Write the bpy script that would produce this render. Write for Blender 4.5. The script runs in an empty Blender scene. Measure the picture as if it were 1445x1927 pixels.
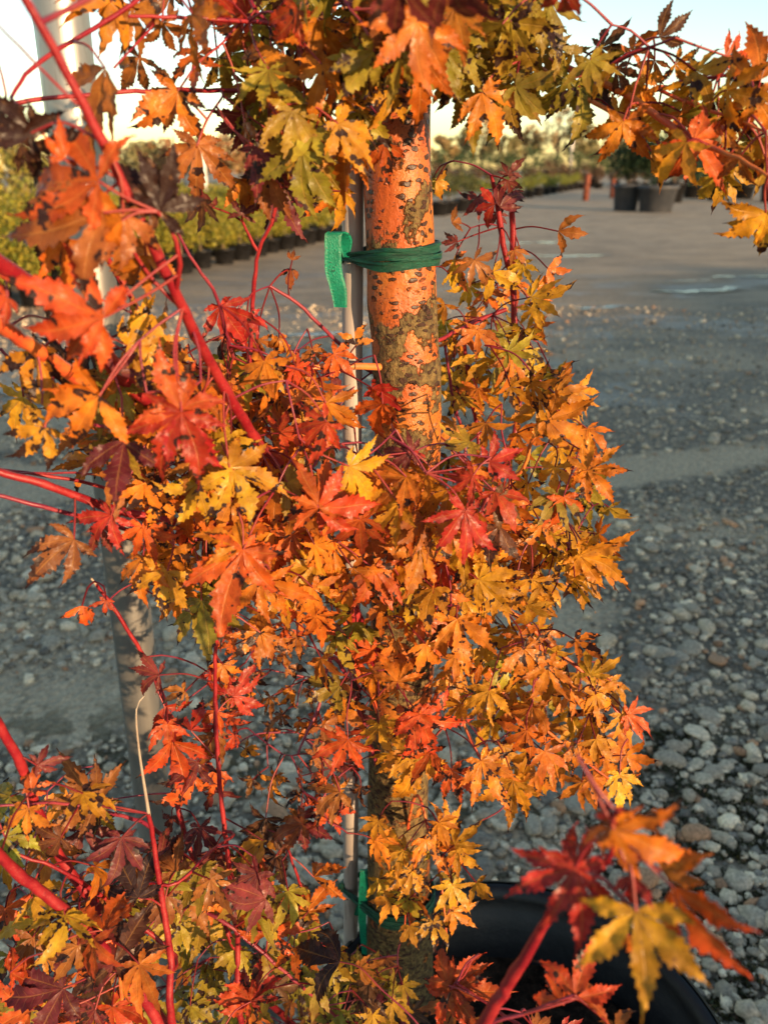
import bpy, bmesh, math, random
import numpy as np
from mathutils import Vector, Matrix
R = math.radians
rng = np.random.default_rng(7)
random.seed(7)
S = bpy.context.scene
COL = S.collection

# ------------------------------------------------------------------ camera
H = 1.45                 # eye height over the gravel
F = 1447.0               # focal length in photo pixels (1445 x 1927)
PITCH = math.atan((963.5 - 318.0) / F)
cam = bpy.data.cameras.new('camera')
cam.sensor_fit = 'VERTICAL'; cam.sensor_height = 36.0
cam.lens = 36.0 * F / 1927.0
cam.clip_start = 0.02; cam.clip_end = 2000
cam.dof.use_dof = True; cam.dof.focus_distance = 0.72; cam.dof.aperture_fstop = 6.2
co = bpy.data.objects.new('camera', cam); COL.objects.link(co)
co.location = (0, 0, H); co.rotation_euler = (math.pi / 2 - PITCH, 0, 0)
S.camera = co
# ------------------------------------------------------------------ light
SUN_AZ, SUN_EL = 40.0, 6.5           # degrees right of straight-behind the camera; height
to_sun = Vector((math.sin(R(SUN_AZ)) * math.cos(R(SUN_EL)), -math.cos(R(SUN_AZ)) * math.cos(R(SUN_EL)), math.sin(R(SUN_EL))))
w = bpy.data.worlds.new('World'); S.world = w; w.use_nodes = True
nt = w.node_tree; bg = nt.nodes['Background']
sky = nt.nodes.new('ShaderNodeTexSky'); sky.sky_type = 'NISHITA'; sky.sun_disc = False
sky.sun_elevation = R(SUN_EL); sky.sun_rotation = math.atan2(to_sun.x, to_sun.y)
sky.air_density = 1.0; sky.dust_density = 0.4; sky.ozone_density = 1.2
nt.links.new(sky.outputs[0], bg.inputs[0]); bg.inputs[1].default_value = 0.13
sl = bpy.data.lights.new('sun', 'SUN'); sl.energy = 3.25; sl.angle = R(0.6); sl.color = (1.0, 0.66, 0.36)
so = bpy.data.objects.new('sun', sl); COL.objects.link(so)
so.rotation_euler = (-to_sun).to_track_quat('-Z', 'Y').to_euler()
S.view_settings.view_transform = 'Standard'; S.view_settings.look = 'None'
S.view_settings.exposure = 1.52; S.view_settings.gamma = 1.0
S.view_settings.use_curve_mapping = False
S.render.engine = 'CYCLES'; S.cycles.max_bounces = 5; S.cycles.diffuse_bounces = 2; S.cycles.glossy_bounces = 2; S.cycles.transmission_bounces = 4

# ------------------------------------------------------------------ helpers
FW = np.array([0, math.cos(PITCH), -math.sin(PITCH)]); UP = np.array([0, math.sin(PITCH), math.cos(PITCH)]); RT = np.array([1.0, 0, 0])
EYE = np.array([0, 0, H])
def ray(px, py): return FW + RT * ((px - 722.5) / F) - UP * ((py - 963.5) / F)
def at(px, py, L):                       # the point seen at a photo pixel, L metres ahead
    d = ray(px, py); return EYE + d * (L / d[1])
def atz(px, py, z):                      # the point seen at a photo pixel, at height z
    d = ray(px, py); return EYE + d * ((z - H) / d[2])
def depth(p): return float((np.asarray(p) - EYE) @ FW)

def link(o, parent=None):
    COL.objects.link(o)
    if parent is not None: o.parent = parent
    return o
def mesh_obj(name, verts, faces, mat, parent=None, smooth=True, attrs=None):
    me = bpy.data.meshes.new(name)
    verts = np.asarray(verts, dtype=np.float32)
    if isinstance(faces, np.ndarray):
        nf, k = faces.shape
        me.vertices.add(len(verts)); me.vertices.foreach_set('co', verts.ravel())
        me.loops.add(nf * k); me.loops.foreach_set('vertex_index', faces.ravel().astype(np.int32))
        me.polygons.add(nf); me.polygons.foreach_set('loop_start', np.arange(0, nf * k, k, dtype=np.int32))
        me.update(calc_edges=True)
    else:
        me.from_pydata([tuple(v) for v in verts], [], faces); me.update()
    if smooth: me.polygons.foreach_set('use_smooth', np.ones(len(me.polygons), dtype=bool))
    if attrs:
        for k, (typ, data) in attrs.items():
            a = me.attributes.new(k, typ, 'POINT')
            a.data.foreach_set('color' if typ == 'FLOAT_COLOR' else ('vector' if typ == 'FLOAT_VECTOR' else 'value'), np.asarray(data, dtype=np.float32).ravel())
    if mat: me.materials.append(mat)
    return link(bpy.data.objects.new(name, me), parent)
def empty(name, loc=(0, 0, 0)):
    o = bpy.data.objects.new(name, None); o.location = loc; o.empty_display_size = .1
    return link(o)
def tag(o, label=None, cat=None, group=None, kind=None):
    if label: o['label'] = label
    if cat: o['category'] = cat
    if group: o['group'] = group
    if kind: o['kind'] = kind
    return o
def copy_tree(o, parent=None):
    c = o.copy(); COL.objects.link(c); c.parent = parent
    for ch in list(o.children): copy_tree(ch, c)
    return c
def lathe(profile, n=48, wob=0):
    prof = np.array(profile); k = len(prof)
    a = np.linspace(0, 2 * math.pi, n, endpoint=False)
    V = np.zeros((n, k, 3))
    V[:, :, 0] = np.cos(a)[:, None] * prof[:, 0]; V[:, :, 1] = np.sin(a)[:, None] * prof[:, 0]; V[:, :, 2] = prof[:, 1]
    i = np.arange(n)[:, None]; j = np.arange(k - 1)[None, :]
    f = np.stack([i * k + j, ((i + 1) % n) * k + j, ((i + 1) % n) * k + j + 1, i * k + j + 1], -1).reshape(-1, 4)
    return V.reshape(-1, 3), f
def smooth_path(pts, rad, step=.012):
    pts = np.asarray(pts, float); rad = np.asarray(rad, float)
    P = np.vstack([2 * pts[0] - pts[1], pts, 2 * pts[-1] - pts[-2]])
    op, orr = [], []
    for i in range(1, len(P) - 2):
        n = max(2, int(np.linalg.norm(P[i + 1] - P[i]) / step))
        for t in np.arange(n) / n:
            a, b, c, d = P[i - 1], P[i], P[i + 1], P[i + 2]
            op.append(.5 * (2 * b + (c - a) * t + (2 * a - 5 * b + 4 * c - d) * t * t + (3 * b - a - 3 * c + d) * t ** 3))
            orr.append(rad[i - 1] * (1 - t) + rad[i] * t)
    op.append(pts[-1]); orr.append(rad[-1])
    return np.array(op), np.array(orr)
def tube(path, rad, n=8):
    path = np.asarray(path); m = len(path)
    T = np.gradient(path, axis=0); T /= np.linalg.norm(T, axis=1)[:, None] + 1e-9
    ref = np.array([0.31, 0.2, .93]); 
    A = np.cross(T, ref); A /= np.linalg.norm(A, axis=1)[:, None] + 1e-9
    B = np.cross(T, A)
    a = np.linspace(0, 2 * math.pi, n, endpoint=False)
    V = path[:, None, :] + (np.cos(a)[None, :, None] * A[:, None, :] + np.sin(a)[None, :, None] * B[:, None, :]) * np.asarray(rad)[:, None, None]
    V = V.reshape(-1, 3)
    i = np.arange(m - 1)[:, None]; j = np.arange(n)[None, :]
    f = np.stack([i * n + j, i * n + (j + 1) % n, (i + 1) * n + (j + 1) % n, (i + 1) * n + j], -1).reshape(-1, 4)
    return V, f
def join(parts):
    vs, fs, o = [], [], 0
    for v, f in parts:
        vs.append(v); fs.append(np.asarray(f) + o); o += len(v)
    return np.vstack(vs), np.vstack(fs)

class M:                                  # small node-material builder
    def __init__(s, name, rough=.6, spec=.4):
        s.m = bpy.data.materials.new(name); s.m.use_nodes = True; s.nt = s.m.node_tree
        s.b = s.nt.nodes['Principled BSDF']; s.b.inputs['Roughness'].default_value = rough; s.b.inputs['Specular IOR Level'].default_value = spec
        s.out = s.nt.nodes['Material Output']
    def n(s, t, **kw):
        x = s.nt.nodes.new('ShaderNode' + t)
        for k, v in kw.items(): setattr(x, k, v)
        return x
    def l(s, a, b): s.nt.links.new(a, b)
    def set(s, sock, v):
        if hasattr(v, 'is_linked') or isinstance(v, bpy.types.NodeSocket): s.l(v, sock)
        else: sock.default_value = v
    def math(s, op, a, b=0.0, c=None, clamp=False):
        x = s.n('Math', operation=op, use_clamp=clamp); s.set(x.inputs[0], a); s.set(x.inputs[1], b)
        if c is not None: s.set(x.inputs[2], c)
        return x.outputs[0]
    def ramp(s, v, lo, hi, a=0.0, b=1.0):
        x = s.n('MapRange', interpolation_type='SMOOTHSTEP'); s.set(x.inputs[0], v)
        x.inputs[1].default_value = lo; x.inputs[2].default_value = hi; x.inputs[3].default_value = a; x.inputs[4].default_value = b
        return x.outputs[0]
    def mix(s, f, a, b, mode='MIX'):
        x = s.n('Mix', data_type='RGBA', blend_type=mode); s.set(x.inputs[0], f)
        for k, v in ((6, a), (7, b)):
            if isinstance(v, (tuple, list)): x.inputs[k].default_value = (*v[:3], 1)
            else: s.l(v, x.inputs[k])
        return x.outputs[2]
    def pos(s, scale=(1, 1, 1), src='pos'):
        o = s.n('NewGeometry').outputs['Position'] if src == 'pos' else s.n('TexCoord').outputs['Object']
        mp = s.n('Mapping'); s.l(o, mp.inputs[0]); mp.inputs['Scale'].default_value = scale
        return mp.outputs[0]
    def noise(s, vec, scale, detail=3, rough=.55, dist=0):
        x = s.n('TexNoise'); s.l(vec, x.inputs['Vector']); x.inputs['Scale'].default_value = scale
        x.inputs['Detail'].default_value = detail; x.inputs['Roughness'].default_value = rough; x.inputs['Distortion'].default_value = dist
        return x.outputs[0]
    def voro(s, vec, scale, feature='F1', out=0, rand=1):
        x = s.n('TexVoronoi', feature=feature); s.l(vec, x.inputs['Vector']); x.inputs['Scale'].default_value = scale
        x.inputs['Randomness'].default_value = rand
        return x.outputs[out]
    def attr(s, name, out='Color'):
        x = s.n('Attribute'); x.attribute_name = name; return x.outputs[out]
    def bump(s, h, strength, dist):
        x = s.n('Bump'); s.l(h, x.inputs['Height']); x.inputs['Strength'].default_value = strength; x.inputs['Distance'].default_value = dist
        s.l(x.outputs[0], s.b.inputs['Normal']); return x.outputs[0]
    def color(s, c): s.set(s.b.inputs['Base Color'], (*c, 1) if isinstance(c, tuple) else c)

# ------------------------------------------------------------------ materials
def mat_leaf():
    m = M('maple_leaf', .42, .30)
    col = m.attr('col'); aux = m.attr('aux', 'Vector')
    sep = m.n('SeparateXYZ'); m.l(aux, sep.inputs[0]); s_, c_, br = sep.outputs
    p = m.pos()
    ac = m.math('ABSOLUTE', c_)
    n1 = m.noise(p, 70, 2, .6); n2 = m.noise(p, 260, 1, .6)
    c = m.mix(m.ramp(n1, .3, .75), m.mix(1, col, (.62, .55, .5), 'MULTIPLY'), m.mix(1, col, (1.18, 1.2, 1.1), 'MULTIPLY'))
    c = m.mix(m.ramp(n2, .35, .7, 0, .35), c, m.mix(1, col, (.6, .5, .45), 'MULTIPLY'))
    side = m.math('SINE', m.math('MULTIPLY', m.math('SUBTRACT', s_, m.math('MULTIPLY', ac, .1)), 62.0))
    sv = m.math('MULTIPLY', m.ramp(side, .86, 1.0), m.ramp(ac, .95, .3))
    mid = m.math('MULTIPLY', m.ramp(ac, .11, .03), m.ramp(s_, -.5, .02))
    vein = m.math('MAXIMUM', m.math('MULTIPLY', sv, .30), m.math('MULTIPLY', mid, .6))
    c = m.mix(vein, c, m.mix(.28, c, (.80, .40, .10)))
    bn = m.math('ADD', m.math('MULTIPLY', m.noise(p, 95, 2, .65), 1.0), m.math('MULTIPLY', m.math('POWER', m.math('MAXIMUM', s_, 0), 3.0), .16))
    bn = m.math('ADD', bn, m.math('MULTIPLY', ac, .05))
    bf = m.ramp(m.math('ADD', bn, br), .715, .75)
    c = m.mix(bf, c, (.035, .014, .010))
    sp = m.ramp(m.math('ADD', m.voro(p, 190), m.math('MULTIPLY', n1, .35)), .30, .24, 0, .8)
    c = m.mix(m.math('MULTIPLY', sp, m.ramp(s_, -.5, 0)), c, (.07, .022, .012))
    m.color(c)
    h = m.math('ADD', m.math('MULTIPLY', n2, .6), m.math('ADD', m.math('MULTIPLY', vein, -.8), m.math('MULTIPLY', n1, .8)))
    nrm = m.bump(h, .55, .0012)
    m.set(m.b.inputs['Roughness'], m.ramp(n2, .3, .7, .34, .6))
    tr = m.n('BsdfTranslucent'); m.l(m.mix(1, c, (1.25, 1.05, .7), 'MULTIPLY'), tr.inputs[0])
    mx = m.n('MixShader'); mx.inputs[0].default_value = .33
    m.l(m.b.outputs[0], mx.inputs[1]); m.l(tr.outputs[0], mx.inputs[2]); m.l(mx.outputs[0], m.out.inputs[0])
    return m.m
def mat_bark():
    m = M('coral_bark', .5, .4)
    p = m.pos()
    ps = m.pos((1, 1, .8)); pl = m.pos((1, 1, 2.6))
    n = m.noise(ps, 26, 4, .6); nf = m.noise(ps, 150, 4, .65); nb = m.noise(m.pos((1, 1, .3)), 70, 3)
    base = m.mix(m.ramp(m.noise(ps, 19, 3), .38, .62), (.42, .085, .020), (.44, .150, .022))
    base = m.mix(m.ramp(nb, .35, .75, 0, .5), base, (.30, .085, .02))
    cork = m.mix(m.ramp(nf, .3, .7), (.045, .028, .012), (.21, .14, .045))
    z = m.n('SeparateXYZ'); m.l(m.n('NewGeometry').outputs['Position'], z.inputs[0]); zz = z.outputs[2]
    # more cork low down on the stem, and in two old node rings
    low = m.math('ADD', m.ramp(zz, 1.05, .55, 0, .10), m.ramp(zz, 1.37, 1.31, 0, .045))
    ring = None
    for zc, wd in ((1.270, .010), (1.02, .008), (.80, .014), (1.52, .007)):
        d = m.math('ABSOLUTE', m.math('SUBTRACT', m.math('ADD', zz, m.math('MULTIPLY', n, .02)), zc + .01))
        r = m.ramp(d, wd * 1.6, wd * .5, 0, .17); ring = r if ring is None else m.math('MAXIMUM', ring, r)
    cf = m.math('ADD', m.math('ADD', m.math('ADD', m.math('MULTIPLY', n, .8), m.math('MULTIPLY', nf, .22)), low), ring)
    cm = m.ramp(cf, .552, .585)
    c = m.mix(cm, base, cork)
    ww = m.n('VectorMath', operation='ADD'); m.l(m.pos((1, 1, 1.9)), ww.inputs[0]); wn = m.n('TexNoise'); m.l(p, wn.inputs['Vector']); wn.inputs['Scale'].default_value = 120
    wv = m.n('VectorMath', operation='SCALE'); m.l(wn.outputs[1], wv.inputs[0]); wv.inputs['Scale'].default_value = .009; m.l(wv.outputs[0], ww.inputs[1]); pl = ww.outputs[0]
    v = m.math('ADD', m.voro(pl, 88), m.math('MULTIPLY', m.noise(ps, 55, 2), .45))
    len_ = m.math('MULTIPLY', m.ramp(v, .60, .53), m.ramp(m.noise(ps, 34, 2), .38, .48))
    c = m.mix(len_, c, (.05, .022, .012))
    v2 = m.voro(pl, 210)
    c = m.mix(m.ramp(v2, .27, .20, 0, .8), c, (.12, .035, .015))
    m.color(c)
    m.bump(m.math('ADD', m.math('MULTIPLY', cm, m.math('ADD', .5, nf)), m.math('ADD', m.math('MULTIPLY', len_, .7), m.math('MULTIPLY', nf, .45))), 1.0, .004)
    m.set(m.b.inputs['Roughness'], m.ramp(cm, 0, 1, .42, .85))
    return m.m
def mat_twig(name, c1, c2, c3):
    m = M(name, .38, .5); p = m.pos()
    n = m.noise(p, 45, 3); f = m.noise(p, 300, 3, .7)
    c = m.mix(m.ramp(n, .35, .65), c1, c2); c = m.mix(m.ramp(f, .6, .72, 0, .7), c, c3)
    c = m.mix(m.ramp(m.voro(p, 420), .24, .17, 0, .35), c, (.34, .10, .07)); m.color(c); m.bump(f, .35, .001); m.set(m.b.inputs['Roughness'], m.ramp(n, .3, .7, .36, .58)); return m.m
def mat_plain(name, c, rough=.6, var=.25, scale=30, bump=.15, spec=.4, metal=0, dirt=None, stretch=(1, 1, 1), src='pos'):
    m = M(name, rough, spec); p = m.pos(stretch, src); n = m.noise(p, scale, 4, .6); f = m.noise(p, scale * 6, 3, .6)
    cc = m.mix(m.ramp(n, .3, .7), tuple(x * (1 - var) for x in c), tuple(min(1, x * (1 + var)) for x in c))
    if dirt: cc = m.mix(m.ramp(m.math('ADD', m.math('MULTIPLY', n, .5), m.math('MULTIPLY', f, .5)), .52, .60, 0, .8), cc, dirt)
    m.color(cc); m.b.inputs['Metallic'].default_value = metal
    m.bump(f, bump, .002); return m.m
def mat_attr(name, rough=.6, transl=0, spec=.3, nscale=200):
    m = M(name, rough, spec); p = m.pos(); n = m.noise(p, nscale, 3, .6)
    c = m.mix(m.ramp(n, .3, .7), m.mix(1, m.attr('col'), (.7, .7, .7), 'MULTIPLY'), m.mix(1, m.attr('col'), (1.25, 1.25, 1.25), 'MULTIPLY'))
    m.color(c); m.bump(n, .4, .002)
    if transl:
        tr = m.n('BsdfTranslucent'); m.l(c, tr.inputs[0]); mx = m.n('MixShader'); mx.inputs[0].default_value = transl
        m.l(m.b.outputs[0], mx.inputs[1]); m.l(tr.outputs[0], mx.inputs[2]); m.l(mx.outputs[0], m.out.inputs[0])
    return m.m
def mat_leaflet():
    m = M('shrub_leaf', .5, .3); c = m.attr('col'); m.color(c)
    tr = m.n('BsdfTranslucent'); m.l(c, tr.inputs[0]); mx = m.n('MixShader'); mx.inputs[0].default_value = .25
    m.l(m.b.outputs[0], mx.inputs[1]); m.l(tr.outputs[0], mx.inputs[2]); m.l(mx.outputs[0], m.out.inputs[0])
    return m.m
def mat_ground():
    m = M('gravel_ground', .8, .35); p = m.pos()
    sx = m.n('SeparateXYZ'); m.l(p, sx.inputs[0]); y = sx.outputs[1]
    big = m.noise(m.pos((.35, 1, 1)), .9, 4, .55, .4); mid = m.noise(p, 5, 4, .6); fine = m.noise(p, 60, 4, .7); peb = m.voro(p, 34, out=1); pd = m.voro(p, 34)
    grit = m.voro(p, 90, out=1)
    bw = m.n('RGBToBW'); m.l(peb, bw.inputs[0]); bw2 = m.n('RGBToBW'); m.l(grit, bw2.inputs[0])
    stone = m.mix(bw.outputs[0], (.13, .125, .12), (.50, .46, .40))
    stone = m.mix(m.ramp(pd, .02, .55, 0, .8), stone, (.085, .075, .062))
    sand = m.mix(m.ramp(fine, .3, .7), (.30, .26, .21), (.46, .40, .32)); sand = m.mix(m.ramp(bw2.outputs[0], .2, .9, 0, .5), sand, (.17, .16, .145))
    far = m.mix(m.ramp(bw2.outputs[0], .1, .8), (.22, .205, .185), (.38, .355, .315)); far = m.mix(m.ramp(mid, .3, .7, 0, .6), far, (.20, .19, .175))
    far = m.mix(m.ramp(m.noise(m.pos((.5, 1, 1)), 2.2, 4, .65), .42, .62, 0, .6), far, (.125, .12, .113)); far = m.mix(m.ramp(y, 9, 22), m.mix(.6, far, stone), far)
    sf = m.math('MAXIMUM', m.ramp(m.math('ADD', big, m.math('MULTIPLY', mid, .12)), .54, .64), m.ramp(m.math('ADD', m.attr('sand', 'Fac'), m.math('MULTIPLY', m.math('SUBTRACT', mid, .5), 1.2)), .3, .6))
    c = m.mix(sf, m.mix(m.ramp(y, 3.2, 6), stone, far), m.mix(m.ramp(y, 4, 9, 0, .6), sand, far))
    moss = m.math('MULTIPLY', m.ramp(m.noise(p, 7, 4, .65), .50, .58), m.ramp(y, 2.2, 1.5))
    c = m.mix(m.math('MULTIPLY', moss, .85), c, m.mix(m.ramp(fine, .3, .7), (.022, .022, .010), (.062, .055, .022)))
    wet = m.math('MULTIPLY', m.ramp(m.noise(m.pos((.5, 1, 1)), 1.1, 5, .68, .6), .49, .58), m.math('MULTIPLY', m.ramp(y, 4.2, 5.5), m.ramp(y, 16, 9)))
    c = m.mix(m.math('MULTIPLY', wet, .5), c, (.15, .15, .15))
    c = m.mix(1, c, (1.42, 1.22, .96), 'MULTIPLY'); m.color(c)
    m.set(m.b.inputs['Roughness'], m.ramp(wet, 0, 1, .85, .46))
    hh = m.math('ADD', m.math('MULTIPLY', pd, -1.2), m.math('ADD', m.math('MULTIPLY', fine, .35), m.math('MULTIPLY', moss, 1.0)))
    m.bump(m.math('MULTIPLY', hh, m.ramp(wet, 0, 1, 1, .45)), .9, .02)
    return m.m
MAT = dict(
    leaf=mat_leaf(), bark=mat_bark(), ground=mat_ground(),
    red=mat_twig('red_twig', (.20, .006, .013), (.30, .016, .017), (.08, .008, .012)),
    redorange=mat_twig('orange_red_branch', (.55, .07, .025), (.58, .16, .03), (.24, .03, .02)),
    orange=mat_twig('orange_branch', (.60, .22, .045), (.55, .13, .035), (.22, .09, .03)),
    purple=mat_twig('plum_twig', (.18, .014, .035), (.25, .03, .042), (.08, .015, .025)),
    petiole=mat_twig('petiole', (.24, .020, .026), (.30, .045, .03), (.14, .02, .02)),
    dead=mat_twig('dead_twig', (.36, .30, .22), (.28, .21, .15), (.13, .09, .06)),
    stone=mat_attr('stone', .75, 0, .35, 130),
    leaflet=mat_leaflet(),
    black=mat_plain('black_plastic', (.007, .007, .008), .45, .4, 18, .25, .35, dirt=(.013, .012, .011)),
    greypot=mat_plain('grey_plastic', (.045, .05, .06), .55, .2, 4, .1, .4, dirt=(.07, .065, .06)),
    soil=mat_plain('potting_soil', (.022, .015, .010), .95, .6, 60, 1.0, .1, dirt=(.055, .03, .018)),
    steel=mat_plain('galvanised_steel', (.33, .32, .30), .42, .25, 14, .10, .5, metal=.75, dirt=(.28, .26, .23), stretch=(1, 1, .15)),
    stake=mat_plain('grey_stake', (.40, .35, .31), .5, .2, 30, .2, .4, dirt=(.26, .22, .19), stretch=(1, 1, .1)),
    tie=mat_plain('green_tie', (.005, .205, .120), .42, .3, 90, .4, .4, dirt=(.006, .045, .032)),
    bandtie=mat_plain('dark_green_tie', (.005, .070, .040), .45, .5, 45, .7, .4, dirt=(.01, .035, .018), stretch=(1, 1, 6)),
    rust=mat_plain('rusty_post', (.20, .06, .035), .8, .4, 6, .2, .2),
    white=mat_plain('pale_post', (.62, .58, .52), .7, .2, 6, .1, .3),
    wood=mat_plain('tree_bark', (.13, .09, .06), .9, .4, 8, .6, .2),
)
mw = M('puddle_water', .06, .5); mw.color((.10, .10, .10)); mw.b.inputs['IOR'].default_value = 1.33
_wp = mw.pos((.3, 1, 1)); mw.set(mw.b.inputs['Roughness'], mw.ramp(mw.noise(_wp, 9, 3), .4, .65, .05, .35)); mw.bump(mw.noise(_wp, 30, 3), .12, .004)
MAT['water'] = mw.m

# ------------------------------------------------------------------ ground
gx = np.concatenate([-np.geomspace(900, 6, 16), np.linspace(-5.5, 5.5, 56), np.geomspace(6, 900, 16)])
gy = np.concatenate([-np.geomspace(300, 2, 10), np.linspace(-1.5, 8, 64), np.geomspace(8.5, 1500, 22)])
X, Y = np.meshgrid(gx, gy, indexing='ij')
def gz(x, y):
    a = np.exp(-((np.hypot(x, y - 3) / 14) ** 2))
    return a * (.012 * np.sin(x * 2.1 + y * .7) * np.cos(y * 1.7) + .006 * np.sin(x * 6.3 - y * 4.1)) - .018
V = np.stack([X, Y, gz(X, Y)], -1).reshape(-1, 3)
def sandy(x, y):
    o = np.zeros_like(x)
    for px, py, rx, ry, rt in ((1240, 870, .9, .2, .28), (60, 1330, .55, .17, .12), (60, 900, 1.2, .3, .1), (930, 1180, .5, .16, .2)):
        c = atz(px, py, 0); dx, dy = x - c[0], y - c[1]; u = dx * math.cos(rt) + dy * math.sin(rt); v = dy * math.cos(rt) - dx * math.sin(rt)
        o = np.maximum(o, np.clip(1.6 - 1.1 * np.sqrt((u / rx) ** 2 + (v / ry) ** 2), 0, 1))
    return o
ni, nj = X.shape; i = np.arange(ni - 1)[:, None]; j = np.arange(nj - 1)[None, :]
ground = mesh_obj('ground', V, np.stack([i * nj + j, (i + 1) * nj + j, (i + 1) * nj + j + 1, i * nj + j + 1], -1).reshape(-1, 4), MAT['ground'], attrs={'sand': ('FLOAT', sandy(X, Y).ravel())})
tag(ground, 'grey gravel lot with sandy strips, moss and wet tracks', 'ground', kind='structure')
# unseen mound added on the sun's side to put the lot in evening shade
hs = np.array([to_sun.x, to_sun.y]) / math.hypot(to_sun.x, to_sun.y); hp = np.array([-hs[1], hs[0]])
u = np.linspace(-70, 70, 120); q = np.linspace(-9, 9, 13)
BH = .47 + 20.7 * math.tan(R(SUN_EL))
bv = np.array([[*(hs * (20 + b) + hp * a), -.3 + (BH + .3 + .10 * math.sin(a * .7) + .06 * math.sin(a * 2.3 + b)) * max(0, math.cos(b / 9 * math.pi / 2)) ** .8] for a in u for b in q])
i = np.arange(119)[:, None]; j = np.arange(12)[None, :]
tag(mesh_obj('sun_blocker', bv, np.stack([i * 13 + j, (i + 1) * 13 + j, (i + 1) * 13 + j + 1, i * 13 + j + 1], -1).reshape(-1, 4), MAT['ground']), kind='structure')
# puddles: shallow irregular sheets in the wheel tracks
def puddle(cx, cy, rx, ry, seed, rot=0):
    r = np.random.default_rng(seed); n = 90; t = np.linspace(-1, 1, n)
    w1 = sum(r.uniform(.2, .6) / q ** .6 * np.sin(t * q * 2.1 + r.uniform(0, 6.3)) for q in (1, 2, 4, 7, 12)); w2 = sum(r.uniform(.25, .6) / q ** .4 * np.sin(t * q * 2.6 + r.uniform(0, 6.3)) for q in (2, 3, 5, 9, 16, 23))
    h = np.clip((1 - t ** 2) ** .7 * (.55 + .5 * w2), .015, 2) * ry; c = w1 * ry * .8
    z = -.0005 if cy < 12 else -.010
    def P(v): X = t * rx; return np.stack([cx + X * math.cos(rot) - v * math.sin(rot), cy + X * math.sin(rot) + v * math.cos(rot), np.full(n, z)], -1)
    o = mesh_obj('puddle', np.vstack([P(c - h), P(c + h * r.uniform(.7, 1.3, n))]), [(q, q + 1, n + q + 1, n + q) for q in range(n - 1)], MAT['water'])
    tag(o, 'thin sheet of rainwater lying in the gravel lot', 'puddle', 'puddles on the gravel lot', 'structure')
for q, (px, py, wx, wy, rt) in enumerate(((1140, 577, .42, .10, .30), (1320, 545, .75, .16, .25), (1400, 520, .55, .10, .2), (1010, 588, .25, .07, .2), (610, 628, .45, .09, .15), (30, 735, .30, .08, .3), (1290, 528, .4, .05, .1), (1000, 455, .9, .25, .1), (1060, 480, 1.0, .2, .15))):
    p = atz(px, py, 0); puddle(p[0], p[1], wx, wy, 40 + q, rt)

# ------------------------------------------------------------------ gravel
def ico():
    bm = bmesh.new(); bmesh.ops.create_icosphere(bm, subdivisions=2, radius=1)
    bm.verts.ensure_lookup_table(); v = np.array([x.co[:] for x in bm.verts]); f = np.array([[q.index for q in t.verts] for t in bm.faces]); bm.free()
    return v, f
def ico1():
    bm = bmesh.new(); bmesh.ops.create_icosphere(bm, subdivisions=1, radius=1)
    v = np.array([x.co[:] for x in bm.verts]); f = np.array([[q.index for q in t.verts] for t in bm.faces]); bm.free()
    return v, f
IV, IF = ico1()
def stone_shape(r, base):
    # a pebble: sphere cut by a few soft planes
    v = base.copy()
    for _ in range(7):
        d = r.normal(size=3); d /= np.linalg.norm(d); h = r.uniform(.45, .85)
        t = v @ d; over = np.maximum(t - h, 0); v -= over[:, None] * d * .96
    return v + r.normal(0, .03, v.shape)
stone_shapes = [stone_shape(rng, ico()[0]) for _ in range(10)]; SF2 = ico()[1]
shapes1 = [stone_shape(rng, IV) for _ in range(14)]
def nz(x, y):       # cheap smooth noise for patchiness
    return np.sin(x * 1.7 + 1.3 * np.sin(y * 1.1)) * np.cos(y * 1.9 + .7 * np.sin(x * 2.3)) + .5 * np.sin(x * 4.1 + y * 3.7)
N = 95000
sy = .65 + 8.5 * rng.uniform(0, 1, N) ** 1.35; sxx = rng.uniform(-1, 1, N) * (sy * .56 + .55)
pt = nz(sxx, sy)
keep = (rng.uniform(0, 1, N) < np.clip(.75 - .55 * np.clip(pt - .6, 0, 1) * 1.3, .15, 1) * np.clip((6.5 - sy) / 3, .42, 1)) & (np.hypot(sxx - .16, sy - .60) > .27) & (rng.uniform(0, 1, N) > sandy(sxx, sy) * 1.1)
sxx, sy = sxx[keep], sy[keep]; n = len(sxx)
sr = np.clip(rng.lognormal(math.log(.0086), .56, n), .0035, .036)
tint = rng.choice(5, n, p=[.42, .22, .16, .14, .06])
TC = np.array([(.33, .30, .255), (.47, .42, .34), (.18, .172, .16), (.60, .54, .44), (.40, .24, .15)])
TC = TC * np.array([1.16, 1.02, .84]); sc = TC[tint] * rng.uniform(.65, 1.4, (n, 1))
order = np.argsort(-sr / (np.hypot(sy, 1.45)) * ((sxx < sy * .5 + .1) & (sxx > -sy * .5 - .1) & (sy > 1.15)))
def stone_tf(k, r):
    e = r.uniform(.7, 1.25, 3) * np.array([1.1, 1, .68])
    a = r.uniform(0, 6.28); ca, sa = math.cos(a), math.sin(a)
    t = r.normal(0, .25); ct, st = math.cos(t), math.sin(t)
    Rm = np.array([[ca, -sa, 0], [sa, ca, 0], [0, 0, 1]]) @ np.array([[1, 0, 0], [0, ct, -st], [0, st, ct]])
    return Rm * e * sr[k], np.array([sxx[k], sy[k], gz(sxx[k], sy[k]) + sr[k] * .22])
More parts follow.
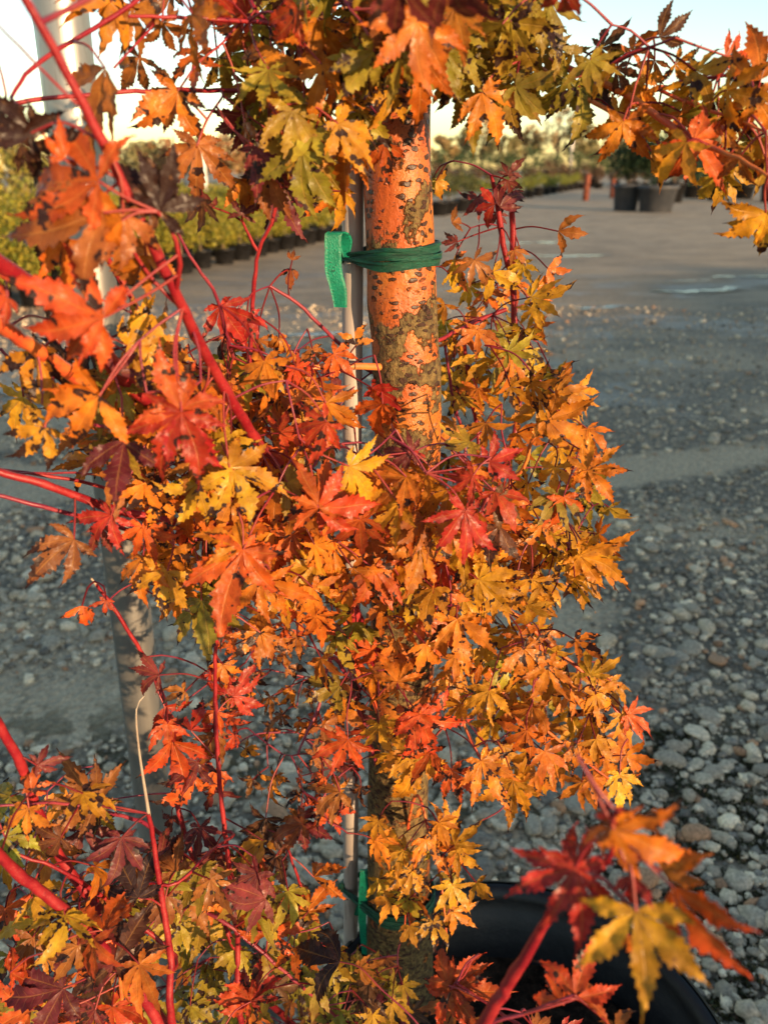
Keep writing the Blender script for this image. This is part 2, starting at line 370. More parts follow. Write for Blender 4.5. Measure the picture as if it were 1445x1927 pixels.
# the 300 that show largest: single stones
stone_mesh = []
for q in range(10):
    for t in range(5):
        o = mesh_obj('stone', stone_shapes[q], SF2, MAT['stone'], ground, attrs={'col': ('FLOAT_COLOR', np.tile([*TC[t], 1], (len(stone_shapes[q]), 1)))})
        stone_mesh.append(o.data); bpy.data.objects.remove(o)
for k in order[:300]:
    A, p = stone_tf(k, rng)
    o = bpy.data.objects.new('stone', stone_mesh[int(rng.integers(10)) * 5 + int(tint[k])]); link(o, ground)
    o.matrix_local = Matrix([[*A[0], p[0]], [*A[1], p[1]], [*A[2], p[2]], [0, 0, 0, 1]])
vs, fs, cs = [], [], []
for q, k in enumerate(order[300:]):
    A, p = stone_tf(k, rng); v = shapes1[q % 14] @ A.T + p
    fs.append(IF + q * len(IV)); vs.append(v); cs.append(np.tile([*sc[k], 1], (len(IV), 1)))
tag(mesh_obj('gravel', np.vstack(vs), np.vstack(fs), MAT['stone'], ground, attrs={'col': ('FLOAT_COLOR', np.vstack(cs))}), kind='stuff')

# ------------------------------------------------------------------ shrubs, pots and trees of the background
def leaf_cloud(r, n, size, sampler, col, jit=.3, quad=True):
    c = sampler(n); nrm = r.normal(size=(n, 3)) + np.array([0, 0, .5]); nrm /= np.linalg.norm(nrm, axis=1)[:, None]
    a = np.cross(nrm, r.normal(size=(n, 3))); a /= np.linalg.norm(a, axis=1)[:, None]; b = np.cross(nrm, a)
    s = size * r.uniform(.6, 1.4, (n, 1))
    v = np.stack([c - a * s * .5, c + b * s * .28 + nrm * s * .08, c + a * s * .6, c - b * s * .28 + nrm * s * .08], 1).reshape(-1, 3)
    f = np.arange(4 * n).reshape(-1, 4)
    base = np.array(col); base = base if base.ndim == 2 else base[None]
    cc = base[r.integers(len(base), size=n)] * r.uniform(1 - jit, 1 + jit, (n, 1))
    return v, f, np.repeat(np.hstack([cc, np.ones((n, 1))]), 4, 0)
def clump_sampler(r, centers, rads):
    def f(n):
        k = r.integers(len(centers), size=n); d = r.normal(size=(n, 3)); d /= np.linalg.norm(d, axis=1)[:, None]
        return centers[k] + d * rads[k][:, None] * (r.uniform(.35, 1, (n, 1)) ** .5)
    return f
def potted_shrub(r, h, wdt, col, pot_h, pot_r, potmat, n=1400, size=.045, cone=False, clumps=26):
    root = empty('potted_shrub')
    if cone:
        t = r.uniform(0, 1, clumps) ** 1.4; a = r.uniform(0, 6.28, clumps); q = (1 - t) * wdt * .42 + .03
        cen = np.stack([np.cos(a) * q, np.sin(a) * q, pot_h + .05 + t * (h - pot_h) * .95], -1); rad = .10 * wdt + (1 - t) * wdt * .16
    else:
        d = r.normal(size=(clumps, 3)); d /= np.linalg.norm(d, axis=1)[:, None]; d *= r.uniform(.3, 1, (clumps, 1)) ** .4
        hh = (h - pot_h); cen = d * np.array([wdt * .38, wdt * .38, hh * .36]) + np.array([0, 0, pot_h + hh * .5]); rad = r.uniform(.14, .24, clumps) * wdt
    v, f, c = leaf_cloud(r, n, size, clump_sampler(r, cen, rad), col)
    v[:, 2] = np.maximum(v[:, 2], pot_h * .8)
    mesh_obj('foliage', v, f, MAT['leaflet'], root, smooth=False, attrs={'col': ('FLOAT_COLOR', c)})
    pv, pf = lathe([(.001, .0), (pot_r * .78, 0), (pot_r * .8, .01), (pot_r * .95, pot_h * .86), (pot_r * 1.04, pot_h * .87), (pot_r * 1.04, pot_h), (pot_r * .95, pot_h), (pot_r * .93, pot_h * .9), (.001, pot_h * .9)], 20)
    mesh_obj('pot', pv, pf, potmat, root)
    sv, sf = tube(*smooth_path([(0, 0, pot_h * .85), (.01, .01, pot_h + (h - pot_h) * .25), (0, .0, pot_h + (h - pot_h) * .6)], [.018 * wdt / .6, .014 * wdt / .6, .006], .05), 6)
    mesh_obj('stem', sv, sf, MAT['wood'], root)
    return root
YG = [(.24, .22, .025), (.30, .26, .03), (.13, .15, .02), (.36, .28, .035)]
DG = [(.030, .055, .022), (.045, .07, .025), (.02, .04, .018)]
OL = [(.09, .10, .03), (.06, .08, .025), (.12, .11, .03)]
BRZ = [(.12, .06, .035), (.09, .07, .03), (.15, .08, .05)]
protos = [potted_shrub(rng, rng.uniform(.92, 1.12), .85, YG, .30, .19, MAT['black'], 1500, .05) for _ in range(4)]
used = set()
def place(pk, loc, sc, label, cat, group, rz=None):
    p = pk if id(pk) not in used else copy_tree(pk)
    used.add(id(pk)); p.location = loc; p.scale = (sc, sc, sc * random.uniform(.92, 1.08)); p.rotation_euler = (0, 0, random.uniform(0, 6.28) if rz is None else rz)
    tag(p, label, cat, group); return p
# left block of yellow-green container shrubs: its front edge runs from close on the left to far behind the trunk
A0, B0 = atz(215, 540, 0)[:2], atz(640, 445, 0)[:2]
d0 = (B0 - A0) / np.linalg.norm(B0 - A0); n0 = np.array([-d0[1], d0[0]])
Lr = np.linalg.norm(B0 - A0)
for row in range(9):
    t = -5.0 if row else -2.2
    while t < Lr + 1 + row * .5:
        p = A0 + d0 * t + n0 * (row * .85) + rng.normal(0, .04, 2)
        u = p[0] / p[1]
        if -.62 < u < .0 and p[1] > 5:
            if row == 0: place(protos[int(rng.integers(4))], (*p, -.02), random.uniform(.92, 1.08), 'yellow-green container shrub in black pot along the front edge of the block', 'shrub', 'front row of yellow-green shrubs')
            else: place(protos[int(rng.integers(4))], (*p, -.02), random.uniform(.9, 1.12), 'yellow-green container shrub behind the front row of the block', 'shrub', 'inner rows of yellow-green shrubs')
        t += .66
# right: rows running away behind the trunk
rp = [potted_shrub(rng, 1.25, .95, [(.20, .22, .03), (.27, .26, .04), (.14, .17, .03)], .45, .33, MAT['black'], 900, .07) for _ in range(2)]
A1, B1 = atz(905, 388, 0)[:2], atz(1105, 352, 0)[:2]
for k in range(15):
    p = A1 + (B1 - A1) * k / 14
    place(rp[k % 2], (*p, -.02), random.uniform(.85, 1.05), 'bright lime shrub in black pot, in the row beside the far track', 'shrub', 'row of lime shrubs by the track')
op = [potted_shrub(rng, 1.5, 1.0, OL, .5, .34, MAT['black'], 1100, .07) for _ in range(2)]
for k, (px, py, sc) in enumerate(((826, 405, .95), (843, 402, 1.0), (868, 398, .9), (884, 394, .85), (1112, 352, 1.3))):
    place(op[k % 2], (*atz(px, py, 0)[:2], -.02), sc, ('olive shrub in black pot, outermost of the four beside the lime row', 'olive shrub in black pot, next to the outermost of the four', 'olive shrub in black pot, second from the first lime shrub', 'olive shrub in black pot right beside the first lime shrub of the row', 'larger olive shrub in black pot beside the rust red post')[k], 'shrub', 'olive shrubs at the row end')
bp = [potted_shrub(rng, 1.9, 1.5, BRZ, .4, .35, MAT['black'], 900, .11) for _ in range(2)]
for k in range(22):
    p = np.array([3.5 + k * 1.55, 60 + k * .9]); place(bp[k % 2], (*p, -.02), random.uniform(1.0, 1.2), 'bronze shrub in the hedge-like row behind the lime shrubs', 'shrub', 'row of bronze shrubs')
gp = [potted_shrub(rng, 2.9, 2.4, [(.05, .085, .03), (.07, .10, .035)], .4, .4, MAT['black'], 1000, .16) for _ in range(2)]
for k in range(18):
    p = np.array([3.0 + k * 2.1, 74 + k * .6]); place(gp[k % 2], (*p, -.02), random.uniform(1.0, 1.2), 'green shrub in the farthest hedge row before the autumn trees', 'shrub', 'far green hedge row')
# big dark specimens in grey tubs on the right
for (px, py, h, wd, ph, pr, cone, lab) in ((1175, 396, 2.9, 1.7, .95, .52, False, 'dark round evergreen in a charcoal tub beside the wider grey tub'),
                                          (1232, 398, 3.0, 2.1, .92, .72, False, 'dark broad evergreen in the widest grey tub'),
                                          (1262, 380, 6.2, 2.5, .9, .6, True, 'tall dark conifer rising behind the grey tubs'),
                                          (1300, 372, 2.3, 1.9, .7, .5, False, 'low dark evergreen tub plant beyond the widest grey tub'),
                                          (1345, 376, 2.5, 2.0, .7, .5, False, 'dark evergreen tub plant under the orange maple leaves'),
                                          (1398, 374, 2.6, 2.0, .7, .5, False, 'dark evergreen tub plant next to the second tall conifer'),
                                          (1450, 380, 5.6, 2.6, .9, .6, True, 'second tall dark conifer at the end of the tub row')):
    s = potted_shrub(rng, h, wd, DG, ph, pr, MAT['greypot'] if px in (1175, 1232) else MAT['black'], 3200, .10, cone, 46)
    s.location = (*atz(px, py, 0)[:2], -.02); tag(s, lab, 'shrub')
# posts
def post(px, py, h, r, mat, lab, cat='post', square=True):
    p = atz(px, py, 0); root = empty('post', (p[0], p[1], -.02))
    pv, pf = lathe([(.001, 0), (r, 0), (r, h - r * .3), (r * .8, h), (.001, h)], 4 if square else 10); mesh_obj('shaft', pv, pf, mat, root, smooth=False)
    pv, pf = lathe([(.001, h * .93), (r * 1.1, h * .93), (r * 1.1, h * .95), (.001, h * .95)], 4 if square else 10); mesh_obj('cap_band', pv, pf, mat, root, smooth=False)
    tag(root, lab, cat)
post(1101, 377, 1.25, .16, MAT['rust'], 'rust red post standing at the corner of the tubs')
post(1150, 372, 1.0, .12, MAT['rust'], 'short rust brown post half behind the charcoal tub')
post(586, 398, 2.4, .10, MAT['white'], 'pale thin post behind the yellow-green shrub block', square=False)
post(395, 440, 1.9, .06, MAT['white'], 'short pale stake among the yellow-green shrubs', square=False)
post(1070, 345, 5.0, .16, MAT['white'], 'white pole rising beyond the lime shrub row', square=False)
# autumn trees
def tree(loc, h, wd, col, lab, n=2600, size=.5, clumps=40, base=.25, cat='tree', group=None):
    r = rng; root = empty('autumn_tree', loc)
    pths = [smooth_path([(0, 0, 0), (.1 * h * .1, 0, h * .3), (0, .05 * h, h * .62), (0, 0, h * .9)], [.022 * h, .017 * h, .010 * h, .003 * h], .4)]
    d = r.normal(size=(clumps, 3)); d /= np.linalg.norm(d, axis=1)[:, None]; d *= r.uniform(.2, 1, (clumps, 1)) ** .5
    hh = h * (1 - base); cen = d * np.array([wd * .42, wd * .42, hh * .42]) + np.array([0, 0, h * base + hh * .5]); rad = r.uniform(.06, .13, clumps) * (wd + hh) * .5
    parts = [tube(*pths[0], 7)]
    for c in cen[::3]:
        z = min(max(h * .25, c[2] * .6), h * .7); parts.append(tube(*smooth_path([(0, 0, z), (c * .5 + np.array([0, 0, z * .5 + .1 * h * .3])), c], [.009 * h, .006 * h, .002 * h], .5), 5))
    v, f = join(parts); mesh_obj('trunk', v, f, MAT['wood'], root)
    v, f, cc = leaf_cloud(r, n, size, clump_sampler(r, cen, rad), col, .35); mesh_obj('crown', v, f, MAT['leaflet'], root, smooth=False, attrs={'col': ('FLOAT_COLOR', cc)})
    tag(root, lab, cat, group); return root
TAN = [(.36, .24, .10), (.30, .22, .08), (.42, .26, .12), (.22, .18, .07)]
TAN2 = [(.24, .22, .09), (.30, .24, .10), (.18, .17, .07)]
specs = [(835, 9, 8, 0), (868, 12.5, 7, 1), (905, 14.5, 10, 0), (945, 10, 9, 1), (985, 12, 9, 0), (1045, 18, 15, 0), (1085, 12, 9, 1), (1130, 12, 10, 0), (1190, 13, 11, 1), (1340, 14, 12, 0), (1410, 12, 10, 1)]
for k, (px, h, wd, c) in enumerate(specs):
    L = 200 + 12 * (k % 3); p = np.array([ray(px, 318)[0] / ray(px, 318)[1] * L, L, 0])
    tree(p, h * 1.0, wd * 1.2, TAN if c == 0 else TAN2, 'thin tan autumn tree in the far tree line beyond the hedge rows', 1500, .75, 34, .15, group='far tan trees right of the trunk')
for k, (px, h, wd, c) in enumerate([(450, 6, 6, 0), (500, 7, 6, 1), (545, 5.5, 6, 0), (595, 6.5, 6, 0), (640, 7.0, 6, 1), (690, 7, 6, 0), (380, 6, 6, 1), (310, 6, 6, 0), (345, 5.5, 7, 0), (415, 6.5, 7, 0), (260, 6, 7, 1), (215, 6, 7, 0)]):
    L = 75 + 6 * (k % 3); p = np.array([ray(px, 318)[0] / ray(px, 318)[1] * L, L, 0])
    tree(p, h * .72, wd, [(.34, .17, .07), (.26, .12, .06), (.36, .24, .09)] if c == 0 else TAN2, 'russet autumn tree in the low line behind the yellow-green shrub block', 1500, .32, 34, .15, group='russet trees behind the shrub block')
t = tree((atz(25, 520, 0)[0] * 1.35, atz(25, 520, 0)[1] * 1.4, 0), 2.3, 3.4, [(.30, .25, .05), (.24, .24, .05), (.36, .27, .07)], 'big sunlit yellow-green bush at the left edge behind the shrub block', 5200, .11, 60, .02, cat='bush'); t.name = 'yellow_bush'

# ------------------------------------------------------------------ moss between the stones
mv, mf, mc, mo = [], [], [], 0
for px, py, rx, ry in ((1150, 1460, .12, .06), (1260, 1420, .16, .06), (1380, 1500, .13, .07), (1290, 1560, .14, .08), (1400, 1590, .12, .05), (1210, 1620, .08, .06), (1330, 1680, .10, .08), (1290, 1480, .12, .05), (1420, 1700, .06, .06), (1250, 1380, .10, .05), (1400, 1820, .06, .08), (1345, 1900, .07, .06), (1000, 1400, .08, .04), (900, 1290, .12, .05), (1180, 1540, .09, .05), (1430, 1440, .10, .05)):
    c = atz(px, py, 0); n = int(9000 * math.sqrt(rx * ry))
    def smp(n, c=c, rx=rx, ry=ry):
        a = rng.uniform(0, 6.28, n); q = np.sqrt(rng.uniform(0, 1, n)) * (1 + .35 * np.sin(a * 3 + px) + .2 * np.sin(a * 7 + py))
        x = c[0] + np.cos(a) * q * rx; y = c[1] + np.sin(a) * q * ry
        return np.stack([x, y, gz(x, y) + .011 * np.clip(1 - q * .8, 0, 1) * rng.uniform(.3, 1.1, n) + .003], -1)
    v, f, cc = leaf_cloud(rng, n, .009, smp, [(.050, .048, .014), (.036, .040, .012), (.075, .062, .020), (.040, .028, .014)], .35)
    mv.append(v); mf.append(f + mo); mc.append(cc); mo += len(v)
tag(mesh_obj('moss', np.vstack(mv), np.vstack(mf), MAT['leaflet'], smooth=False, attrs={'col': ('FLOAT_COLOR', np.vstack(mc))}), 'dark green-brown moss growing between the gravel stones', 'moss', kind='stuff')

# ------------------------------------------------------------------ steel pole
p0, p1 = at(112, 0, 1.03), at(287, 1500, 1.03)
dd = (p1 - p0) / (p1[2] - p0[2]); base = p0 + dd * (-.05 - p0[2]); top = p0 + dd * (2.3 - p0[2])
pr_ = .0305
root = empty('steel_pole', tuple(base))
ax = top - base; zz = np.linspace(0, 1, 24)
v, f = tube(base + np.outer(zz, ax) - base, np.full(24, pr_) + rng.normal(0, .0002, 24), 40); mesh_obj('tube', v, f, MAT['steel'], root)
v, f = lathe([(.001, .012), (pr_ * .8, .010), (pr_ * 1.08, 0), (pr_ * 1.08, -.03), (pr_, -.03)], 32); mesh_obj('end_cap', v + (top - base), f, MAT['steel'], root)
tag(root, 'tall round galvanised steel pole left of the maple trunk', 'pole')

# ------------------------------------------------------------------ nursery pot with soil
PC = np.array([.165, .582]); RZ = .44; PR = .285
root = empty('nursery_pot', (PC[0], PC[1], -.015))
prof = [(.001, 0), (.22, 0), (.228, .012), (.272, RZ - .06), (.276, RZ - .055), (.286, RZ - .05), (.290, RZ - .012), (.294, RZ + .006), (.293, RZ + .014), (.288, RZ + .016), (.279, RZ + .012), (.272, RZ), (.270, RZ - .022), (.262, RZ - .026), (.260, RZ - .055), (.254, RZ - .06), (.248, RZ - .16), (.24, RZ - .20)]
v, f = lathe(prof, 96); wl = mesh_obj('pot_wall', v, f, MAT['black'], root)
v, f = lathe([(.2935, RZ + .0075), (.297, RZ + .010), (.2955, RZ + .0155), (.291, RZ + .0175)], 96); mesh_obj('rim', v, f, MAT['black'], wl)
for q in range(2):
    a = math.pi * q + .5; pth = [np.array([math.cos(a + t) * .293, math.sin(a + t) * .293, RZ - .03 - .035 * math.sin((t + .16) / .32 * math.pi)]) for t in np.linspace(-.16, .16, 9)]
    v, f = tube(pth, np.full(9, .008), 8); mesh_obj('handle', v, f, MAT['black'], wl)
root.scale = (.935, .935, 1)
tag(root, 'large round black plastic nursery pot holding the maple', 'pot')
rr = np.linspace(0, .252, 26); aa = np.linspace(0, 2 * math.pi, 72, endpoint=False)
v = np.array([[math.cos(a) * r, math.sin(a) * r, RZ - .10 + .008 * math.sin(a * 3 + r * 30) + rng.normal(0, .003) + (.02 * math.exp(-((math.cos(a) * r + .14) ** 2 + (math.sin(a) * r - .12) ** 2) / .004))] for a in aa for r in rr])
n_, k_ = 72, 26; i = np.arange(n_)[:, None]; j = np.arange(k_ - 1)[None, :]
soil = mesh_obj('soil', v, np.stack([i * k_ + j, ((i + 1) % n_) * k_ + j, ((i + 1) % n_) * k_ + j + 1, i * k_ + j + 1], -1).reshape(-1, 4), MAT['soil'])
soil.location = (PC[0], PC[1], -.015); soil.scale = (.935, .935, 1); tag(soil, 'dark bark-flecked potting soil filling the black pot', 'soil', kind='stuff')
SOILZ = RZ - .115

# ------------------------------------------------------------------ maple: trunk and branches
maple = empty('maple_tree', (.02, .72, SOILZ))
tag(maple, 'coral-bark maple with orange, gold and red autumn leaves in the black pot', 'maple tree')
OFF = -np.array([.02, .72, SOILZ])
LT = .75
tp = [(742, -120, .0288), (746, 60, .0295), (746, 250, .0307), (755, 500, .0323), (762, 650, .0326), (767, 800, .0333), (760, 1100, .0358), (750, 1450, .0383), (750, 1700, .0437), (752, 1800, .047)]
tpts = [at(x, y, LT) for x, y, r in tp]; trad = [r for *_, r in tp]
tpts.append(np.array([tpts[-1][0], LT, SOILZ - .05])); trad.append(.056)
top_ = tpts[0]; tpts.insert(0, top_ + np.array([-.01, .02, .45])); trad.insert(0, .02)
TP, TR = smooth_path(tpts, trad, .006)
NS = 64
v, f = tube(TP, TR, NS)
th = np.tile(np.arange(NS) / NS * 2 * math.pi, len(TP)); ctr = np.repeat(TP, NS, 0); dv = v - ctr
zz = ctr[:, 2]
wob = 1 + .018 * np.sin(th * 2 + zz * 9) + .014 * np.sin(th * 3 - zz * 17 + 1) + .008 * np.sin(th * 5 + zz * 41) + .03 * np.exp(-((zz - 1.27) / .008) ** 2) + .03 * np.exp(-((zz - 1.03) / .010) ** 2) + .03 * np.exp(-((zz - .80) / .012) ** 2) + .05 * np.exp(-((zz - 1.335) / .018) ** 2) * (np.cos(th - 2.2) > 0)
v = ctr + dv * wob[:, None]
mesh_obj('trunk', v + OFF, f, MAT['bark'], maple)
def trunk_pt(z, L=LT): 
    k = np.argmin(np.abs(TP[:, 2] - z)); return TP[k]
SK, SKR = [], []                 # skeleton points that leaves can hang from
SPECS = []
def branch(*a, **k): SPECS.append((a, k))
def grow_branch(nodes, mat, name='branch', attach=None, skel=True, n=10, knots=True):
    """nodes: (px, py, L, width in photo pixels), tip first; attach: height on the trunk, else the nearest limb"""
    pts, rad = [], []
    for px, py, L, wpx in nodes:
        p = at(px, py, L); pts.append(p); rad.append(wpx * .84 * depth(p) / F / 2)
    if attach is not None:
        pts.append(np.array([*trunk_pt(attach)[:2], attach])); rad.append(rad[-1] * 1.15)
    else:
        q = np.array(SK)[int(np.argmin(np.linalg.norm(np.array(SK) - pts[-1], axis=1)))]
        if np.linalg.norm(q - pts[-1]) > .004: pts.append(q); rad.append(rad[-1] * 1.1)
    P, Rr = smooth_path(pts, rad, .008)
    if knots:
        ph = rng.uniform(0, 10); L_ = np.concatenate([[0], np.cumsum(np.linalg.norm(np.diff(P, axis=0), axis=1))])
        Rr = Rr * (1 + .13 * np.exp(-((((L_ + ph) % .065) - .03) / .005) ** 2)) 
        P = P + rng.normal(0, .0003, P.shape)
    v, f = tube(P, Rr, n); mesh_obj(name, v + OFF, f, MAT[mat], maple)
    if skel: SK.extend(P[::2]); SKR.extend(Rr[::2])
    return P
# near, upper left
branch([(30, -40, .40, 20), (140, 165, .42, 21), (230, 340, .44, 23), (330, 550, .47, 25), (400, 690, .52, 25), (485, 832, .58, 24), (560, 930, .66, 24)], 'red', attach=.86)
branch([(296, 398, .44, 8), (322, 430, .445, 10), (338, 480, .45, 11), (331, 552, .47, 13)], 'red')
branch([(250, 470, .46, 8), (290, 530, .47, 9), (345, 580, .475, 12)], 'red')
branch([(-60, 445, .40, 40), (0, 497, .42, 40), (90, 560, .45, 38), (180, 648, .49, 40), (260, 735, .54, 38), (400, 840, .61, 34), (560, 960, .69, 32)], 'red', attach=.84)
branch([(-60, 565, .42, 32), (0, 610, .44, 33), (130, 700, .50, 33), (260, 800, .57, 31), (430, 930, .66, 30)], 'redorange', attach=.83)
branch([(-40, 878, .50, 17), (80, 910, .52, 18), (160, 940, .54, 19), (240, 965, .56, 20), (380, 990, .60, 21), (545, 1003, .66, 24)], 'red', attach=.885)
branch([(-20, 928, .52, 9), (60, 948, .53, 10), (145, 970, .55, 10), (300, 1010, .60, 10), (420, 1010, .63, 10)], 'purple')
branch([(-20, 893, .55, 5), (160, 891, .57, 5), (250, 915, .58, 6), (330, 978, .59, 6)], 'red')
branch([(-20, 880, .56, 7), (100, 897, .57, 8), (220, 925, .60, 8), (330, 985, .60, 8)], 'red')
branch([(180, 800, .5, 8), (300, 820, .55, 8), (410, 850, .62, 9)], 'purple')
branch([(320, 690, .66, 9), (420, 694, .67, 10), (520, 695, .68, 13), (640, 690, .70, 15), (720, 690, .73, 17)], 'orange', attach=trunk_pt(at(720, 690, .75)[2])[2])
branch([(470, 760, .66, 6), (540, 735, .68, 8), (600, 713, .69, 9), (650, 694, .70, 10)], 'orange')
branch([(527, 350, .64, 8), (510, 420, .645, 9), (486, 475, .65, 9), (476, 570, .66, 10), (470, 690, .67, 11)], 'red')
branch([(456, 418, .64, 6), (470, 445, .645, 7), (487, 475, .65, 8)], 'red')
branch([(508, 538, .74, 7), (560, 570, .75, 8), (600, 610, .76, 8), (646, 652, .78, 9), (700, 700, .77, 9)], 'purple')
branch([(335, 440, .55, 7), (370, 500, .56, 7), (408, 560, .58, 8), (432, 650, .62, 8), (450, 700, .66, 8)], 'purple')
branch([(90, 410, .5, 9), (105, 460, .51, 10), (130, 530, .53, 9), (180, 640, .5, 9)], 'purple')
branch([(200, 480, .55, 13), (245, 555, .57, 13), (290, 640, .6, 12), (350, 720, .66, 12)], 'red')
branch([(250, 620, .55, 8), (300, 690, .58, 9), (380, 790, .62, 9)], 'purple')
branch([(0, 655, .56, 7), (80, 730, .57, 7), (200, 800, .58, 8), (300, 850, .62, 8)], 'purple')
branch([(20, 185, .48, 8), (50, 140, .50, 9), (100, 100, .52, 10), (200, 40, .55, 10), (290, -20, .58, 9), (420, -90, .66, 9)], 'red')
branch([(-20, 203, .55, 9), (60, 189, .56, 10), (150, 180, .57, 9), (240, 172, .58, 10), (380, 170, .62, 10), (540, 176, .68, 11), (640, 200, .72, 12)], 'red', attach=trunk_pt(at(700, 215, .75)[2])[2])
branch([(240, 30, .56, 7), (330, 32, .58, 8), (430, 38, .60, 9), (548, 47, .64, 9), (650, 60, .70, 10)], 'red', attach=trunk_pt(at(700, 60, .75)[2])[2])
branch([(215, 128, .55, 5), (250, 90, .56, 5), (290, 45, .58, 6)], 'red', knots=False)
branch([(-6, 90, .5, 5), (5, 150, .5, 5), (12, 195, .5, 5)], 'purple')
branch([(-10, 40, .40, 5), (60, 110, .42, 6), (125, 178, .42, 7)], 'red')
branch([(395, 100, .6, 4), (420, 80, .61, 5), (450, 45, .62, 5)], 'red', knots=False)
branch([(370, 275, .58, 4), (390, 225, .59, 5), (420, 180, .62, 5)], 'purple', knots=False)
branch([(480, 20, .62, 8), (560, 90, .66, 9), (640, 140, .7, 12)], 'purple', attach=trunk_pt(at(700, 180, .75)[2])[2])
# right, upper
branch([(1445, 330, .52, 6), (1390, 300, .54, 9), (1297, 260, .58, 15), (1232, 215, .61, 15), (1172, 175, .64, 15), (1082, 135, .68, 15), (987, 100, .71, 16), (880, 80, .73, 18)], 'redorange', attach=trunk_pt(at(800, 90, .75)[2])[2])
branch([(1200, 226, .62, 9), (1172, 220, .63, 10), (1102, 185, .66, 10), (1042, 145, .69, 11), (960, 95, .72, 11)], 'orange')
branch([(1470, 120, .58, 6), (1380, 140, .60, 7), (1300, 150, .62, 8), (1230, 170, .64, 8), (1172, 176, .64, 9)], 'purple')
branch([(1270, 70, .60, 5), (1220, 90, .62, 6), (1150, 120, .66, 7), (1082, 135, .68, 8)], 'purple')
branch([(1440, 250, .55, 6), (1390, 225, .57, 7), (1340, 210, .59, 7), (1290, 190, .62, 7), (1240, 168, .63, 8)], 'redorange')
# behind the trunk, right
branch([(962, 372, .84, 10), (965, 450, .85, 15), (966, 560, .86, 15), (970, 640, .86, 15), (978, 720, .86, 14), (960, 850, .84, 14), (900, 980, .80, 16)], 'red', attach=.80)
branch([(924, 330, .83, 9), (937, 390, .84, 12), (946, 460, .85, 13), (960, 510, .855, 13)], 'red')
branch([(950, 582, .855, 9), (890, 608, .83, 9), (826, 640, .79, 9)], 'red', attach=trunk_pt(at(770, 660, .75)[2])[2])
branch([(836, 650, .80, 6), (855, 760, .82, 7), (875, 845, .84, 7), (860, 960, .80, 9)], 'purple')
branch([(870, 620, .83, 8), (885, 740, .84, 10), (900, 845, .84, 11), (870, 960, .80, 12)], 'red', attach=.82)
branch([(1105, 760, .70, 6), (1040, 790, .72, 7), (1000, 830, .74, 8), (985, 880, .75, 9), (930, 960, .76, 11)], 'orange', attach=.84)
branch([(1150, 1040, .68, 5), (1080, 1010, .70, 6), (990, 990, .72, 8), (900, 1000, .74, 10)], 'redorange', attach=.84)
branch([(1190, 1380, .66, 5), (1120, 1290, .68, 7), (1020, 1200, .70, 9), (920, 1120, .72, 11), (840, 1070, .74, 13)], 'redorange', attach=.80)
branch([(1150, 1470, .66, 4), (1060, 1400, .68, 6), (960, 1320, .70, 8), (860, 1230, .73, 10)], 'redorange', attach=.70)
branch([(960, 1500, .64, 4), (900, 1420, .66, 6), (830, 1330, .70, 8)], 'redorange', attach=.62)
branch([(840, 1760, .60, 4), (830, 1660, .62, 5), (810, 1580, .65, 6), (780, 1500, .69, 7)], 'redorange', attach=.55)
branch([(760, 1760, .62, 3), (770, 1660, .63, 4), (790, 1590, .66, 5), (806, 1570, .66, 5)], 'redorange')
# left, lower
branch([(560, 1420, .62, 5), (600, 1330, .65, 7), (640, 1250, .69, 9)], 'purple', attach=.66)
branch([(430, 1240, .60, 6), (520, 1180, .64, 8), (620, 1120, .69, 10)], 'redorange', attach=.76)
branch([(178, 1095, .58, 7), (205, 1130, .585, 8), (250, 1200, .59, 9), (300, 1290, .60, 9), (322, 1390, .60, 10), (335, 1520, .60, 11), (400, 1700, .58, 12), (520, 1900, .58, 14), (640, 1950, .66, 15)], 'red', attach=.42)
branch([(172, 1088, .58, 5), (190, 1112, .583, 7)], 'dead', skel=False, knots=False)
branch([(412, 1105, .56, 9), (405, 1270, .565, 9), (410, 1420, .56, 10), (425, 1580, .55, 11), (445, 1750, .54, 12), (470, 1960, .52, 14), (600, 2020, .63, 16)], 'red', attach=.44)
branch([(280, 1530, .46, 9), (290, 1590, .46, 11), (303, 1680, .455, 13), (320, 1790, .445, 15), (335, 1960, .43, 18), (450, 2090, .50, 20), (620, 2060, .62, 22)], 'red', attach=.43)
branch([(272, 1310, .475, 2.5), (257, 1335, .47, 4), (262, 1410, .467, 5), (281, 1535, .46, 8)], 'dead', skel=False, knots=False)
branch([(278, 1660, .46, 6), (305, 1664, .457, 8), (335, 1660, .46, 7), (400, 1600, .50, 7), (440, 1570, .55, 7)], 'red')
branch([(-40, 1300, .42, 20), (0, 1365, .43, 21), (45, 1450, .44, 21), (72, 1525, .45, 22), (115, 1615, .46, 22), (220, 1760, .46, 22), (330, 1960, .45, 24), (470, 2110, .52, 24), (630, 2050, .64, 26)], 'red', attach=.46)
branch([(-40, 1570, .38, 22), (0, 1610, .39, 23), (60, 1665, .40, 24), (130, 1720, .41, 24), (260, 1860, .42, 24), (330, 1990, .42, 24)], 'red')
branch([(-10, 1517, .43, 6), (60, 1512, .44, 6), (120, 1512, .46, 7), (200, 1528, .48, 8), (290, 1560, .52, 9), (360, 1640, .56, 10), (420, 1740, .57, 10)], 'purple')
branch([(20, 1605, .42, 6), (100, 1630, .43, 8), (160, 1665, .44, 9), (250, 1730, .46, 10), (330, 1800, .46, 11)], 'red')
branch([(230, 1880, .42, 8), (222, 1800, .42, 8), (210, 1770, .42, 6)], 'redorange', knots=False)
branch([(540, 1590, .58, 5), (560, 1650, .58, 6), (600, 1760, .60, 8), (680, 1850, .66, 10)], 'red', attach=.42)
branch([(640, 1920, .55, 6), (560, 1850, .52, 7), (430, 1740, .52, 8), (360, 1700, .54, 9)], 'purple')
